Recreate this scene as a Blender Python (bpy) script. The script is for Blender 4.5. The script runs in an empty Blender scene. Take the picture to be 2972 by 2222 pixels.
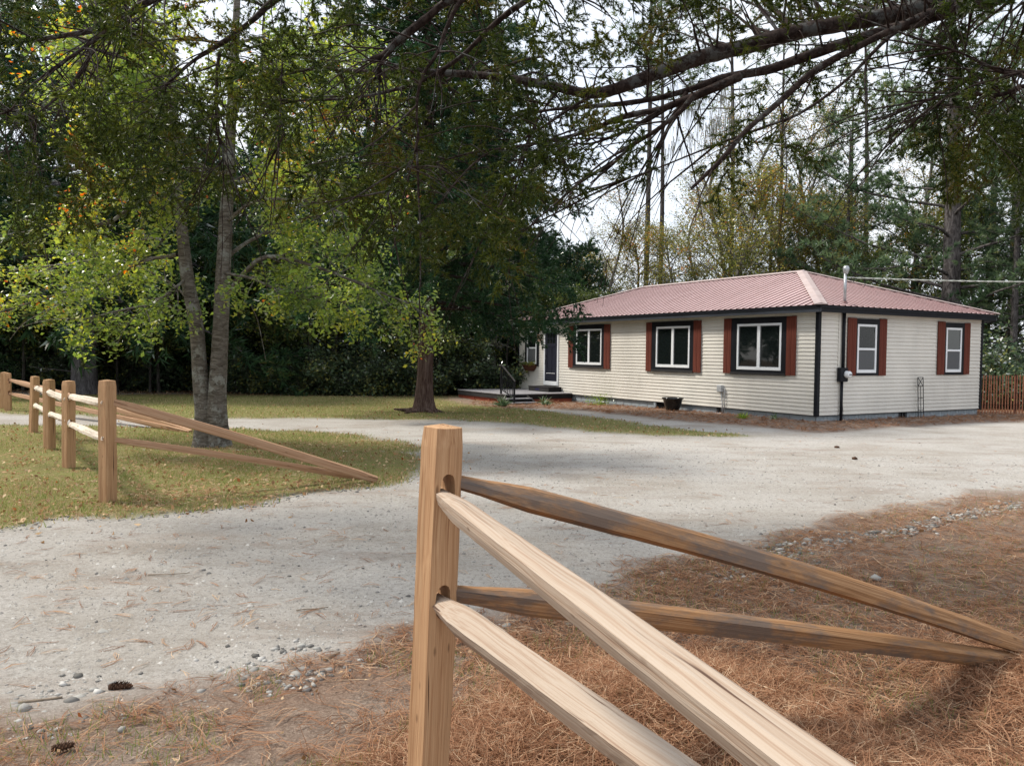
import bpy, bmesh, math, random
import numpy as np
from mathutils import Vector, Matrix, noise as mnoise

random.seed(7)
RNG = np.random.default_rng(7)
SC = bpy.context.scene
COL = SC.collection

# ------------------------------------------------------------------ camera
EYE = 1.65
FPX, PITCH, ROLL, PW, PH = 2337.07, -0.0382, 0.0108, 2972.0, 2222.0
_cp, _sp, _cr, _sr = math.cos(PITCH), math.sin(PITCH), math.cos(ROLL), math.sin(ROLL)
C_F = Vector((0, _cp, _sp)); _u0 = Vector((0, -_sp, _cp)); _r0 = Vector((1, 0, 0))
C_R = _cr * _r0 + _sr * _u0
C_U = -_sr * _r0 + _cr * _u0
cam = bpy.data.cameras.new('camera')
cam.sensor_fit = 'HORIZONTAL'; cam.sensor_width = 36.0
cam.lens = FPX / PW * 36.0
cam.clip_end = 600; cam.clip_start = 0.05
camo = bpy.data.objects.new('camera', cam); COL.objects.link(camo)
camo.matrix_world = Matrix(((C_R.x, C_U.x, -C_F.x, 0), (C_R.y, C_U.y, -C_F.y, 0), (C_R.z, C_U.z, -C_F.z, EYE), (0, 0, 0, 1)))
SC.camera = camo

# ------------------------------------------------------------------ light
SUN_AZ, SUN_EL = math.radians(-72), math.radians(51)      # azimuth from +Y, negative = to the left
sun_dir = Vector((math.sin(SUN_AZ) * math.cos(SUN_EL), math.cos(SUN_AZ) * math.cos(SUN_EL), math.sin(SUN_EL)))
sun = bpy.data.lights.new('sun', 'SUN'); sun.energy = 2.4; sun.angle = math.radians(10); sun.color = (1.0, 0.94, 0.84)
suno = bpy.data.objects.new('sun', sun); COL.objects.link(suno)
suno.rotation_euler = sun_dir.to_track_quat('Z', 'Y').to_euler()
world = bpy.data.worlds.new('World'); SC.world = world; world.use_nodes = True
nt = world.node_tree; nt.nodes.clear()
wo = nt.nodes.new('ShaderNodeOutputWorld')
sky = nt.nodes.new('ShaderNodeTexSky'); sky.sky_type = 'NISHITA'; sky.sun_disc = False
sky.sun_elevation = SUN_EL; sky.sun_rotation = SUN_AZ
bg1 = nt.nodes.new('ShaderNodeBackground'); bg1.inputs[1].default_value = 0.12
bg2 = nt.nodes.new('ShaderNodeBackground'); bg2.inputs[0].default_value = (0.90, 0.94, 1.0, 1); bg2.inputs[1].default_value = 0.64
tc = nt.nodes.new('ShaderNodeTexCoord')
cn = nt.nodes.new('ShaderNodeTexNoise'); cn.inputs['Scale'].default_value = 2.6; cn.inputs['Detail'].default_value = 5
cm = nt.nodes.new('ShaderNodeMapRange'); cm.inputs[1].default_value = 0.3; cm.inputs[2].default_value = 0.62
cm.inputs[3].default_value = 0.62; cm.inputs[4].default_value = 1.0
ms = nt.nodes.new('ShaderNodeMixShader')
L = nt.links
L.new(tc.outputs['Generated'], cn.inputs['Vector']); L.new(cn.outputs['Fac'], cm.inputs[0]); L.new(cm.outputs[0], ms.inputs[0])
L.new(sky.outputs[0], bg1.inputs[0]); L.new(bg1.outputs[0], ms.inputs[1]); L.new(bg2.outputs[0], ms.inputs[2]); L.new(ms.outputs[0], wo.inputs[0])
SC.view_settings.view_transform = 'Standard'; SC.view_settings.look = 'None'
SC.view_settings.exposure = 1.0; SC.view_settings.gamma = 1.0; SC.view_settings.use_curve_mapping = False
cy = SC.cycles
cy.max_bounces = 9; cy.diffuse_bounces = 6; cy.glossy_bounces = 2; cy.transmission_bounces = 7; cy.transparent_max_bounces = 6
cy.caustics_reflective = False; cy.caustics_refractive = False
cy.use_denoising = True

# ------------------------------------------------------------------ helpers
def ray(px, py):
    return C_F + (px - PW / 2) / FPX * C_R - (py - PH / 2) / FPX * C_U
VS = PW / 2212.0
def vray(x, y):
    return ray(x * VS, y * VS)
def at_depth(x, y, d):                 # a point d metres ahead, seen at (x, y) of the 2212-wide view
    r = vray(x, y); return Vector((0, 0, EYE)) + r * (d / r.dot(C_F))
def smooth(a, b, x):
    t = np.clip((np.asarray(x, float) - a) / (b - a), 0, 1); return t * t * (3 - 2 * t)

def vnoise(x, y, seed=0):              # smooth value noise on arrays
    x = np.asarray(x, float); y = np.asarray(y, float)
    xi = np.floor(x).astype(np.int64); yi = np.floor(y).astype(np.int64)
    fx = x - xi; fy = y - yi; fx = fx * fx * (3 - 2 * fx); fy = fy * fy * (3 - 2 * fy)
    def hsh(a, b):
        n = (a * 374761393 + b * 668265263 + seed * 1274126177) & 0x7fffffff
        n = ((n ^ (n >> 13)) * 1274126177) & 0x7fffffff
        return ((n ^ (n >> 16)) & 0xffff) / 65535.0
    return (hsh(xi, yi) * (1 - fx) + hsh(xi + 1, yi) * fx) * (1 - fy) + (hsh(xi, yi + 1) * (1 - fx) + hsh(xi + 1, yi + 1) * fx) * fy
def fnoise(x, y, seed=0, octv=4):
    s = 0; a = 0.5; f = 1.0
    for k in range(octv):
        s = s + a * vnoise(x * f, y * f, seed + k * 17); a *= 0.5; f *= 2.03
    return s

def gz(x, y):
    x = np.asarray(x, float); y = np.asarray(y, float)
    z = -0.13 * smooth(20, 30, y)
    z = z + 0.035 * (fnoise(x * 0.35, y * 0.35, 3, 3) - 0.44)
    return z
def gzf(x, y):
    return float(gz(x, y))
def ground_at(x, y):                   # ground point seen at (x, y) of the 2212-wide view
    r = vray(x, y); z = 0.0; P = None
    for _ in range(5):
        t = (z - EYE) / r.z; P = Vector((0, 0, EYE)) + r * t; z = gzf(P.x, P.y)
    return P

# ---- materials
def new_mat(name):
    m = bpy.data.materials.new(name); m.use_nodes = True
    t = m.node_tree; t.nodes.clear()
    out = t.nodes.new('ShaderNodeOutputMaterial')
    return m, t, out
def N(t, typ, **kw):
    n = t.nodes.new(typ)
    for k, v in kw.items():
        if k.startswith('i_'):
            key = k[2:]
            n.inputs[int(key) if key.isdigit() else key].default_value = v
        else: setattr(n, k, v)
    return n
def ramp(t, stops, interp='LINEAR'):
    r = t.nodes.new('ShaderNodeValToRGB'); cr = r.color_ramp; cr.interpolation = interp
    while len(cr.elements) > 1: cr.elements.remove(cr.elements[-1])
    cr.elements[0].position = stops[0][0]; cr.elements[0].color = (*stops[0][1], 1)
    for p, c in stops[1:]:
        e = cr.elements.new(p); e.color = (*c, 1)
    return r
def paint(name, col, rough=0.5, spec=0.4, var=0.12, scale=6.0, stretch=(1, 1, 1), bump=0.0, bscale=40, metal=0.0, col2=None):
    m, t, out = new_mat(name)
    b = N(t, 'ShaderNodeBsdfPrincipled'); b.inputs['Roughness'].default_value = rough
    b.inputs['Specular IOR Level'].default_value = spec; b.inputs['Metallic'].default_value = metal
    tc = N(t, 'ShaderNodeTexCoord'); mp = N(t, 'ShaderNodeMapping'); mp.inputs['Scale'].default_value = stretch
    t.links.new(tc.outputs['Object'], mp.inputs[0])
    n = N(t, 'ShaderNodeTexNoise'); n.inputs['Scale'].default_value = scale; n.inputs['Detail'].default_value = 6; n.inputs['Roughness'].default_value = 0.65
    t.links.new(mp.outputs[0], n.inputs['Vector'])
    c2 = col2 or tuple(c * (1 - var * 2) for c in col)
    r = ramp(t, [(0.3, c2), (0.55, col), (0.75, tuple(min(1, c * (1 + var)) for c in col))])
    t.links.new(n.outputs['Fac'], r.inputs[0]); t.links.new(r.outputs[0], b.inputs['Base Color'])
    if bump:
        n2 = N(t, 'ShaderNodeTexNoise'); n2.inputs['Scale'].default_value = bscale; n2.inputs['Detail'].default_value = 4
        t.links.new(mp.outputs[0], n2.inputs['Vector'])
        bp = N(t, 'ShaderNodeBump'); bp.inputs['Strength'].default_value = bump; bp.inputs['Distance'].default_value = 0.01
        t.links.new(n2.outputs['Fac'], bp.inputs['Height']); t.links.new(bp.outputs[0], b.inputs['Normal'])
    t.links.new(b.outputs[0], out.inputs[0])
    return m
def leaf_mat(name, stops, trans=0.4, rough=0.6, gloss=0.25, tint=1.0, clump=None):
    m, t, out = new_mat(name)
    at = N(t, 'ShaderNodeAttribute', attribute_name='rnd')
    r = ramp(t, stops)
    if clump:                       # whole boughs differ a little in colour, as on the tree
        tc_ = N(t, 'ShaderNodeTexCoord'); nz = N(t, 'ShaderNodeTexNoise'); nz.inputs['Scale'].default_value = clump; nz.inputs['Detail'].default_value = 2
        t.links.new(tc_.outputs['Object'], nz.inputs['Vector'])
        ma = N(t, 'ShaderNodeMath', operation='MULTIPLY_ADD'); ma.inputs[1].default_value = 1.6; ma.inputs[2].default_value = -0.8
        t.links.new(nz.outputs['Fac'], ma.inputs[0])
        ad = N(t, 'ShaderNodeMath', operation='ADD'); ad.use_clamp = True
        t.links.new(at.outputs['Fac'], ad.inputs[0]); t.links.new(ma.outputs[0], ad.inputs[1]); t.links.new(ad.outputs[0], r.inputs[0])
    else: t.links.new(at.outputs['Fac'], r.inputs[0])
    d = N(t, 'ShaderNodeBsdfDiffuse'); tr = N(t, 'ShaderNodeBsdfTranslucent'); g = N(t, 'ShaderNodeBsdfGlossy'); g.inputs['Roughness'].default_value = rough * 0.6
    g.inputs['Color'].default_value = (0.6, 0.6, 0.6, 1)
    hs = N(t, 'ShaderNodeHueSaturation'); hs.inputs['Saturation'].default_value = 1.15; hs.inputs['Value'].default_value = 1.5 * tint
    t.links.new(r.outputs[0], d.inputs[0]); t.links.new(r.outputs[0], hs.inputs['Color']); t.links.new(hs.outputs[0], tr.inputs[0])
    mx = N(t, 'ShaderNodeMixShader'); mx.inputs[0].default_value = trans
    t.links.new(d.outputs[0], mx.inputs[1]); t.links.new(tr.outputs[0], mx.inputs[2])
    if gloss > 0:
        fr = N(t, 'ShaderNodeFresnel'); fr.inputs[0].default_value = 1.35
        ml = N(t, 'ShaderNodeMath', operation='MULTIPLY'); ml.inputs[1].default_value = gloss
        t.links.new(fr.outputs[0], ml.inputs[0])
        mx2 = N(t, 'ShaderNodeMixShader'); t.links.new(ml.outputs[0], mx2.inputs[0])
        t.links.new(mx.outputs[0], mx2.inputs[1]); t.links.new(g.outputs[0], mx2.inputs[2]); mx = mx2
    t.links.new(mx.outputs[0], out.inputs[0])
    return m
def bark_mat(name, dark, light, sc=(9, 9, 1.2), scale=2.2, bump=0.9, lichen=None, dist=0.03):
    m, t, out = new_mat(name)
    b = N(t, 'ShaderNodeBsdfPrincipled'); b.inputs['Roughness'].default_value = 0.9; b.inputs['Specular IOR Level'].default_value = 0.15
    tc = N(t, 'ShaderNodeTexCoord'); mp = N(t, 'ShaderNodeMapping'); mp.inputs['Scale'].default_value = sc
    t.links.new(tc.outputs['Object'], mp.inputs[0])
    n = N(t, 'ShaderNodeTexNoise'); n.inputs['Scale'].default_value = scale; n.inputs['Detail'].default_value = 7; n.inputs['Roughness'].default_value = 0.7; n.inputs['Distortion'].default_value = 0.6
    t.links.new(mp.outputs[0], n.inputs['Vector'])
    r = ramp(t, [(0.34, tuple(c * 0.45 for c in dark)), (0.45, dark), (0.62, light)])
    t.links.new(n.outputs['Fac'], r.inputs[0])
    last = r.outputs[0]
    if lichen:
        n3 = N(t, 'ShaderNodeTexNoise'); n3.inputs['Scale'].default_value = 5.0; n3.inputs['Detail'].default_value = 8; n3.inputs['Roughness'].default_value = 0.75
        t.links.new(tc.outputs['Object'], n3.inputs['Vector'])
        r3 = ramp(t, [(0.53, (0, 0, 0)), (0.6, (1, 1, 1))]); t.links.new(n3.outputs['Fac'], r3.inputs[0])
        mx = N(t, 'ShaderNodeMix', data_type='RGBA'); t.links.new(r3.outputs[0], mx.inputs[0]); t.links.new(last, mx.inputs[6]); mx.inputs[7].default_value = (*lichen, 1)
        last = mx.outputs[2]
    t.links.new(last, b.inputs['Base Color'])
    bp = N(t, 'ShaderNodeBump'); bp.inputs['Strength'].default_value = bump; bp.inputs['Distance'].default_value = dist
    t.links.new(n.outputs['Fac'], bp.inputs['Height']); t.links.new(bp.outputs[0], b.inputs['Normal'])
    t.links.new(b.outputs[0], out.inputs[0])
    return m
def wood_mat(name, stops, sc=1.0, rough=0.75, stain=None, bump=0.8, grey=None):
    """grain runs along the object's X"""
    m, t, out = new_mat(name)
    b = N(t, 'ShaderNodeBsdfPrincipled'); b.inputs['Roughness'].default_value = rough; b.inputs['Specular IOR Level'].default_value = 0.2
    tc = N(t, 'ShaderNodeTexCoord')
    warp = N(t, 'ShaderNodeTexNoise'); warp.inputs['Scale'].default_value = 1.3 * sc; warp.inputs['Detail'].default_value = 2
    mpw = N(t, 'ShaderNodeMapping'); mpw.inputs['Scale'].default_value = (1.0, 3, 3); t.links.new(tc.outputs['Object'], mpw.inputs[0]); t.links.new(mpw.outputs[0], warp.inputs['Vector'])
    mixv = N(t, 'ShaderNodeVectorMath', operation='MULTIPLY_ADD'); mixv.inputs[1].default_value = (0.02, 0.05, 0.05)
    t.links.new(warp.outputs['Color'], mixv.inputs[0]); t.links.new(tc.outputs['Object'], mixv.inputs[2])
    mp = N(t, 'ShaderNodeMapping'); mp.inputs['Scale'].default_value = (0.55 * sc, 62 * sc, 62 * sc); t.links.new(mixv.outputs[0], mp.inputs[0])
    n = N(t, 'ShaderNodeTexNoise'); n.inputs['Scale'].default_value = 1.0; n.inputs['Detail'].default_value = 8; n.inputs['Roughness'].default_value = 0.62
    t.links.new(mp.outputs[0], n.inputs['Vector'])
    mp2 = N(t, 'ShaderNodeMapping'); mp2.inputs['Scale'].default_value = (1.2 * sc, 210 * sc, 210 * sc); t.links.new(mixv.outputs[0], mp2.inputs[0])
    n2 = N(t, 'ShaderNodeTexNoise'); n2.inputs['Scale'].default_value = 1.0; n2.inputs['Detail'].default_value = 3; t.links.new(mp2.outputs[0], n2.inputs['Vector'])
    ad = N(t, 'ShaderNodeMix', data_type='FLOAT'); ad.inputs[0].default_value = 0.5
    t.links.new(n.outputs['Fac'], ad.inputs[2]); t.links.new(n2.outputs['Fac'], ad.inputs[3])
    r = ramp(t, stops); t.links.new(ad.outputs[0], r.inputs[0]); last = r.outputs[0]
    # knots
    vo = N(t, 'ShaderNodeTexVoronoi'); vo.inputs['Scale'].default_value = 1.0
    mpk = N(t, 'ShaderNodeMapping'); mpk.inputs['Scale'].default_value = (4.5 * sc, 13 * sc, 13 * sc); t.links.new(tc.outputs['Object'], mpk.inputs[0]); t.links.new(mpk.outputs[0], vo.inputs['Vector'])
    rk = ramp(t, [(0.0, (0.8, 0.8, 0.8)), (0.05, (0.6, 0.6, 0.6)), (0.10, (0, 0, 0))]); t.links.new(vo.outputs['Distance'], rk.inputs[0])
    mk = N(t, 'ShaderNodeMix', data_type='RGBA'); t.links.new(rk.outputs[0], mk.inputs[0]); t.links.new(last, mk.inputs[6]); mk.inputs[7].default_value = (0.12, 0.06, 0.03, 1)
    last = mk.outputs[2]
    mpc = N(t, 'ShaderNodeMapping'); mpc.inputs['Scale'].default_value = (0.9 * sc, 48 * sc, 48 * sc); t.links.new(mixv.outputs[0], mpc.inputs[0])
    vc = N(t, 'ShaderNodeTexNoise'); vc.inputs['Scale'].default_value = 1.0; vc.inputs['Detail'].default_value = 1.5; vc.inputs['Distortion'].default_value = 0.4
    t.links.new(mpc.outputs[0], vc.inputs['Vector'])
    rcx = ramp(t, [(0.30, (1, 1, 1)), (0.335, (0, 0, 0))]); t.links.new(vc.outputs['Fac'], rcx.inputs[0])
    mc_ = N(t, 'ShaderNodeMix', data_type='RGBA'); t.links.new(rcx.outputs[0], mc_.inputs[0]); t.links.new(last, mc_.inputs[6]); mc_.inputs[7].default_value = (*[c * 0.45 for c in stops[0][1]], 1)
    last = mc_.outputs[2]
    if stain:
        ns = N(t, 'ShaderNodeTexNoise'); ns.inputs['Scale'].default_value = 2.4; ns.inputs['Detail'].default_value = 7; ns.inputs['Roughness'].default_value = 0.7
        mps = N(t, 'ShaderNodeMapping'); mps.inputs['Scale'].default_value = (1, 3, 3); t.links.new(tc.outputs['Object'], mps.inputs[0]); t.links.new(mps.outputs[0], ns.inputs['Vector'])
        rs = ramp(t, [(0.47, (0, 0, 0)), (0.6, (0.85, 0.85, 0.85))]); t.links.new(ns.outputs['Fac'], rs.inputs[0])
        mx = N(t, 'ShaderNodeMix', data_type='RGBA'); t.links.new(rs.outputs[0], mx.inputs[0]); t.links.new(last, mx.inputs[6]); mx.inputs[7].default_value = (*stain, 1)
        last = mx.outputs[2]
    t.links.new(last, b.inputs['Base Color'])
    bp = N(t, 'ShaderNodeBump'); bp.inputs['Strength'].default_value = bump; bp.inputs['Distance'].default_value = 0.004
    t.links.new(ad.outputs[0], bp.inputs['Height']); t.links.new(bp.outputs[0], b.inputs['Normal'])
    t.links.new(b.outputs[0], out.inputs[0])
    return m

M = {}
M['siding'] = paint('cream_vinyl', (0.70, 0.67, 0.61), 0.5, 0.3, 0.07, 1.0, (1, 1, 0.5))
M['black'] = paint('black_paint', (0.010, 0.011, 0.015), 0.55, 0.2, 0.2, 3)
M['fascia'] = paint('sky_sheen_fascia_metal', (0.05, 0.056, 0.068), 0.38, 0.5, 0.15, 1.2)  # lighter blue-grey paints the sky's reflection onto the long fascias
M['white'] = paint('white_vinyl', (0.80, 0.82, 0.84), 0.35, 0.4, 0.03, 3)
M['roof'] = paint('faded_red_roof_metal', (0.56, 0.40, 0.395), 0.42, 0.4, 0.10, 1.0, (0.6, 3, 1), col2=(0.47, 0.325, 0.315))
M['roof_dark'] = paint('dark_red_roof_metal', (0.13, 0.06, 0.06), 0.5, 0.3, 0.15, 4)  # darker red for rib sides, rib ends and flashing
M['cap'] = paint('chalky_roof_cap_metal', (0.46, 0.37, 0.35), 0.45, 0.4, 0.08, 3, (1, 1, 1), col2=(0.38, 0.29, 0.27))
M['shutter'] = wood_mat('red_brown_stained_board', [(0.3, (0.06, 0.014, 0.010)), (0.5, (0.125, 0.032, 0.020)), (0.7, (0.18, 0.052, 0.032))], 0.8)
M['door'] = paint('navy_door_paint', (0.02, 0.022, 0.035), 0.4, 0.4, 0.1, 3)
M['block'] = paint('blue_grey_block_paint', (0.30, 0.34, 0.37), 0.85, 0.2, 0.12, 5, bump=0.5, bscale=30, col2=(0.2, 0.23, 0.25))
M['mortar'] = paint('mortar', (0.24, 0.27, 0.29), 0.9, 0.1, 0.1, 12)
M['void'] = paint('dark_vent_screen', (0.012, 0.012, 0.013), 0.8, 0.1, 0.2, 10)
M['deckboard'] = paint('weathered_deck_board', (0.27, 0.26, 0.27), 0.7, 0.3, 0.25, 3, (1, 8, 1), bump=0.3, bscale=12, col2=(0.13, 0.12, 0.13))
M['deckblack'] = paint('black_stained_wood', (0.012, 0.011, 0.012), 0.65, 0.2, 0.25, 5)
M['deckgrey'] = paint('dark_grey_wood', (0.036, 0.034, 0.034), 0.75, 0.2, 0.2, 4, (1, 1, 4), bump=0.3, bscale=20)
M['redskirt'] = paint('red_skirting_paint', (0.30, 0.075, 0.045), 0.7, 0.2, 0.15, 5)
M['lead'] = paint('galvanised_metal', (0.42, 0.44, 0.46), 0.4, 0.5, 0.15, 10, metal=0.6)
M['pvc'] = paint('grey_plastic', (0.45, 0.46, 0.47), 0.5, 0.3, 0.1, 6)
M['pot'] = paint('glossy_black_plastic', (0.008, 0.008, 0.009), 0.18, 0.5, 0.2, 4)
M['soil'] = paint('potting_soil', (0.03, 0.02, 0.012), 0.95, 0.1, 0.3, 30)
M['wicker'] = paint('brown_wicker', (0.10, 0.035, 0.018), 0.7, 0.3, 0.5, 60, bump=0.8, bscale=80)
M['lamp'] = paint('copper_lamp', (0.55, 0.30, 0.20), 0.35, 0.5, 0.1, 8, metal=0.5)
M['cable'] = paint('pale_cable', (0.55, 0.57, 0.52), 0.6, 0.3, 0.25, 20)
M['blackcable'] = paint('black_cable', (0.01, 0.01, 0.01), 0.5, 0.4, 0.1, 4)
M['picket'] = paint('reddish_picket', (0.36, 0.15, 0.085), 0.8, 0.2, 0.2, 6, (3, 3, 1), col2=(0.24, 0.10, 0.06))
M['rust'] = paint('rusty_post', (0.05, 0.018, 0.014), 0.8, 0.2, 0.3, 15)
M['curtain'] = paint('grey_curtain', (0.34, 0.36, 0.38), 0.9, 0.1, 0.3, 3, (5, 5, 0.4), col2=(0.16, 0.17, 0.18))
M['screen'] = paint('insect_screen', (0.10, 0.105, 0.11), 0.6, 0.3, 0.08, 60)
M['stone'] = leaf_mat('gravel_stone', [(0.0, (0.13, 0.125, 0.115)), (0.4, (0.24, 0.23, 0.215)), (0.75, (0.34, 0.33, 0.305)), (1.0, (0.48, 0.465, 0.435))], 0.0, gloss=0.0)
M['cone'] = paint('pine_cone_scale', (0.10, 0.055, 0.035), 0.85, 0.1, 0.4, 25)
M['twigwood'] = paint('weathered_twig', (0.25, 0.20, 0.15), 0.9, 0.1, 0.25, 12)
WF = [(0.30, (0.2107, 0.1018, 0.0456)), (0.42, (0.3536, 0.1958, 0.0996)), (0.54, (0.4634, 0.2813, 0.1524)), (0.72, (0.5303, 0.3446, 0.1991))]
M['post'] = wood_mat('fresh_cedar_post', WF, 1.0)
M['rail_fresh'] = wood_mat('pale_fresh_split_rail', [(0.30, (0.1850, 0.1047, 0.0682)), (0.42, (0.3082, 0.2204, 0.1583)), (0.52, (0.3810, 0.3030, 0.2346)), (0.7, (0.4146, 0.3470, 0.2838))], 1.0)
M['rail_brown'] = wood_mat('brown_stained_rail', [(0.3, (0.1071, 0.0551, 0.0256)), (0.45, (0.2601, 0.1339, 0.0599)), (0.6, (0.3825, 0.2205, 0.1111)), (0.75, (0.4743, 0.3150, 0.2052))], 0.8, stain=(0.13, 0.105, 0.09))
M['rail_tan'] = wood_mat('tan_split_rail', [(0.3, (0.2090, 0.1026, 0.0550)), (0.45, (0.3740, 0.2160, 0.1265)), (0.6, (0.4840, 0.3132, 0.1980)), (0.75, (0.5500, 0.3888, 0.2750))], 0.8)
M['splinter'] = wood_mat('white_splintered_rail', [(0.3, (0.3272, 0.2244, 0.1496)), (0.45, (0.5610, 0.4675, 0.3740)), (0.6, (0.6732, 0.5984, 0.5049))], 1.2, bump=0.8)
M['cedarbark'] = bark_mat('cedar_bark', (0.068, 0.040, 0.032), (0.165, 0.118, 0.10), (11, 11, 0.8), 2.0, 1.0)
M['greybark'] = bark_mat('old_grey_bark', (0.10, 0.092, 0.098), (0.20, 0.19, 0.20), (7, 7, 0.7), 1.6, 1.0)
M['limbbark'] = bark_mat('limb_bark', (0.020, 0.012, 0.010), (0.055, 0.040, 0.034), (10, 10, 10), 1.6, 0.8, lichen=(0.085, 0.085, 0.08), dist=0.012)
M['oakbark'] = bark_mat('water_oak_bark', (0.10, 0.085, 0.07), (0.19, 0.17, 0.15), (2.0, 2.0, 8), 3.2, 0.6, lichen=(0.24, 0.24, 0.22), dist=0.02)
M['pinebark'] = bark_mat('pine_bark', (0.06, 0.052, 0.05), (0.15, 0.135, 0.13), (4, 4, 1.4), 2.2, 1.0)
M['thinbark'] = bark_mat('thin_tree_bark', (0.13, 0.12, 0.11), (0.25, 0.235, 0.22), (4, 4, 1.4), 2.2, 0.6)
M['darkbark'] = bark_mat('dark_trunk_bark', (0.05, 0.044, 0.04), (0.11, 0.10, 0.09), (4, 4, 1.4), 2.2, 0.6)
M['cedarleaf'] = leaf_mat('cedar_foliage', [(0.0, (0.020, 0.030, 0.012)), (0.3, (0.034, 0.050, 0.015)), (0.6, (0.060, 0.078, 0.018)), (0.88, (0.10, 0.11, 0.022)), (1.0, (0.12, 0.075, 0.028))], 0.4, gloss=0.1, clump=0.9)
M['cedardark'] = leaf_mat('dark_cedar_foliage', [(0.0, (0.0200, 0.0425, 0.0225)), (0.5, (0.0350, 0.0750, 0.0338)), (0.9, (0.0625, 0.1150, 0.0450)), (1.0, (0.1125, 0.1125, 0.0375))], 0.3, clump=0.4)
M['midcedar'] = leaf_mat('lawn_cedar_foliage', [(0.0, (0.016, 0.036, 0.020)), (0.5, (0.032, 0.072, 0.034)), (0.9, (0.060, 0.11, 0.045)), (1.0, (0.09, 0.10, 0.03))], 0.3, gloss=0.15, clump=0.6)
M['oakleaf'] = leaf_mat('oak_leaves', [(0.0, (0.1039, 0.1585, 0.0556)), (0.35, (0.1992, 0.2751, 0.0707)), (0.7, (0.3463, 0.4001, 0.0884)), (0.92, (0.5540, 0.5169, 0.1010)), (0.985, (0.7271, 0.5002, 0.1010)), (1.0, (0.7271, 0.2001, 0.0758))], 0.52, gloss=0.22, clump=0.5)
M['pineleaf'] = leaf_mat('pine_needles', [(0.0, (0.05, 0.085, 0.05)), (0.5, (0.10, 0.15, 0.08)), (0.85, (0.16, 0.215, 0.11)), (1.0, (0.25, 0.25, 0.11))], 0.4, gloss=0.1, clump=0.3)  # haze over the far pines put into the colour as brighter needles
M['autumnleaf'] = leaf_mat('autumn_leaves', [(0.0, (0.09, 0.11, 0.035)), (0.35, (0.17, 0.185, 0.055)), (0.65, (0.26, 0.25, 0.08)), (0.9, (0.36, 0.28, 0.09)), (1.0, (0.40, 0.19, 0.07))], 0.5, gloss=0.1, clump=0.25)
M['greenleaf'] = leaf_mat('green_leaves', [(0.0, (0.0495, 0.0770, 0.0275)), (0.5, (0.1045, 0.1430, 0.0440)), (0.85, (0.1870, 0.2090, 0.0550)), (1.0, (0.3080, 0.2640, 0.0660))], 0.45, clump=0.25)
M['shrubleaf'] = leaf_mat('dark_shrub_leaves', [(0.0, (0.0527, 0.0840, 0.0522)), (0.5, (0.0961, 0.1425, 0.0798)), (0.85, (0.1628, 0.2175, 0.0943)), (1.0, (0.3100, 0.3000, 0.0870))], 0.3, gloss=0.5, clump=0.8)
M['grassblade'] = leaf_mat('grass_blades', [(0.0, (0.1101, 0.1673, 0.0453)), (0.4, (0.1957, 0.2390, 0.0754)), (0.65, (0.3180, 0.2988, 0.1358)), (0.85, (0.4647, 0.3585, 0.2415)), (1.0, (0.3669, 0.2151, 0.1358))], 0.35, gloss=0.0)
M['needle'] = leaf_mat('fallen_pine_needles', [(0.0, (0.0765, 0.0370, 0.0226)), (0.3, (0.2184, 0.1098, 0.0627)), (0.55, (0.3713, 0.2022, 0.1191)), (0.8, (0.5024, 0.3465, 0.2257)), (1.0, (0.6769, 0.5544, 0.4013))], 0.2, gloss=0.0)
M['deadleaf'] = leaf_mat('fallen_leaves', [(0.0, (0.1680, 0.0840, 0.0420)), (0.5, (0.4320, 0.2760, 0.1560)), (0.85, (0.6600, 0.5040, 0.3240)), (1.0, (0.3600, 0.1200, 0.0480))], 0.2, gloss=0.0)
M['moss'] = leaf_mat('spanish_moss', [(0.0, (0.13, 0.13, 0.12)), (1.0, (0.25, 0.25, 0.22))], 0.4, gloss=0)
M['lily'] = leaf_mat('grassy_plant_leaves', [(0.0, (0.04, 0.08, 0.03)), (0.6, (0.10, 0.17, 0.08)), (1.0, (0.3, 0.36, 0.22))], 0.35, gloss=0.4)
M['limeleaf'] = leaf_mat('lime_shrub_leaves', [(0.0, (0.14, 0.24, 0.03)), (1.0, (0.35, 0.45, 0.07))], 0.4)

def glass_mat():
    m, t, out = new_mat('window_glass')
    b = N(t, 'ShaderNodeBsdfPrincipled'); b.inputs['Base Color'].default_value = (0.008, 0.011, 0.011, 1)
    b.inputs['Roughness'].default_value = 0.03; b.inputs['Specular IOR Level'].default_value = 0.6
    tc = N(t, 'ShaderNodeTexCoord'); n = N(t, 'ShaderNodeTexNoise'); n.inputs['Scale'].default_value = 1.6; n.inputs['Detail'].default_value = 1
    t.links.new(tc.outputs['Object'], n.inputs['Vector'])
    bp = N(t, 'ShaderNodeBump'); bp.inputs['Strength'].default_value = 0.10; bp.inputs['Distance'].default_value = 0.02
    t.links.new(n.outputs['Fac'], bp.inputs['Height']); t.links.new(bp.outputs[0], b.inputs['Normal'])
    t.links.new(b.outputs[0], out.inputs[0]); return m
M['glass'] = glass_mat()
def glass_clear():
    m, t, out = new_mat('clear_pane')
    tr = N(t, 'ShaderNodeBsdfTransparent'); tr.inputs[0].default_value = (0.8, 0.84, 0.83, 1)
    g = N(t, 'ShaderNodeBsdfGlossy'); g.inputs['Roughness'].default_value = 0.03
    fr = N(t, 'ShaderNodeFresnel'); fr.inputs[0].default_value = 1.5
    mx = N(t, 'ShaderNodeMixShader'); t.links.new(fr.outputs[0], mx.inputs[0]); t.links.new(tr.outputs[0], mx.inputs[1]); t.links.new(g.outputs[0], mx.inputs[2])
    t.links.new(mx.outputs[0], out.inputs[0]); return m
M['clear'] = glass_clear()

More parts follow.
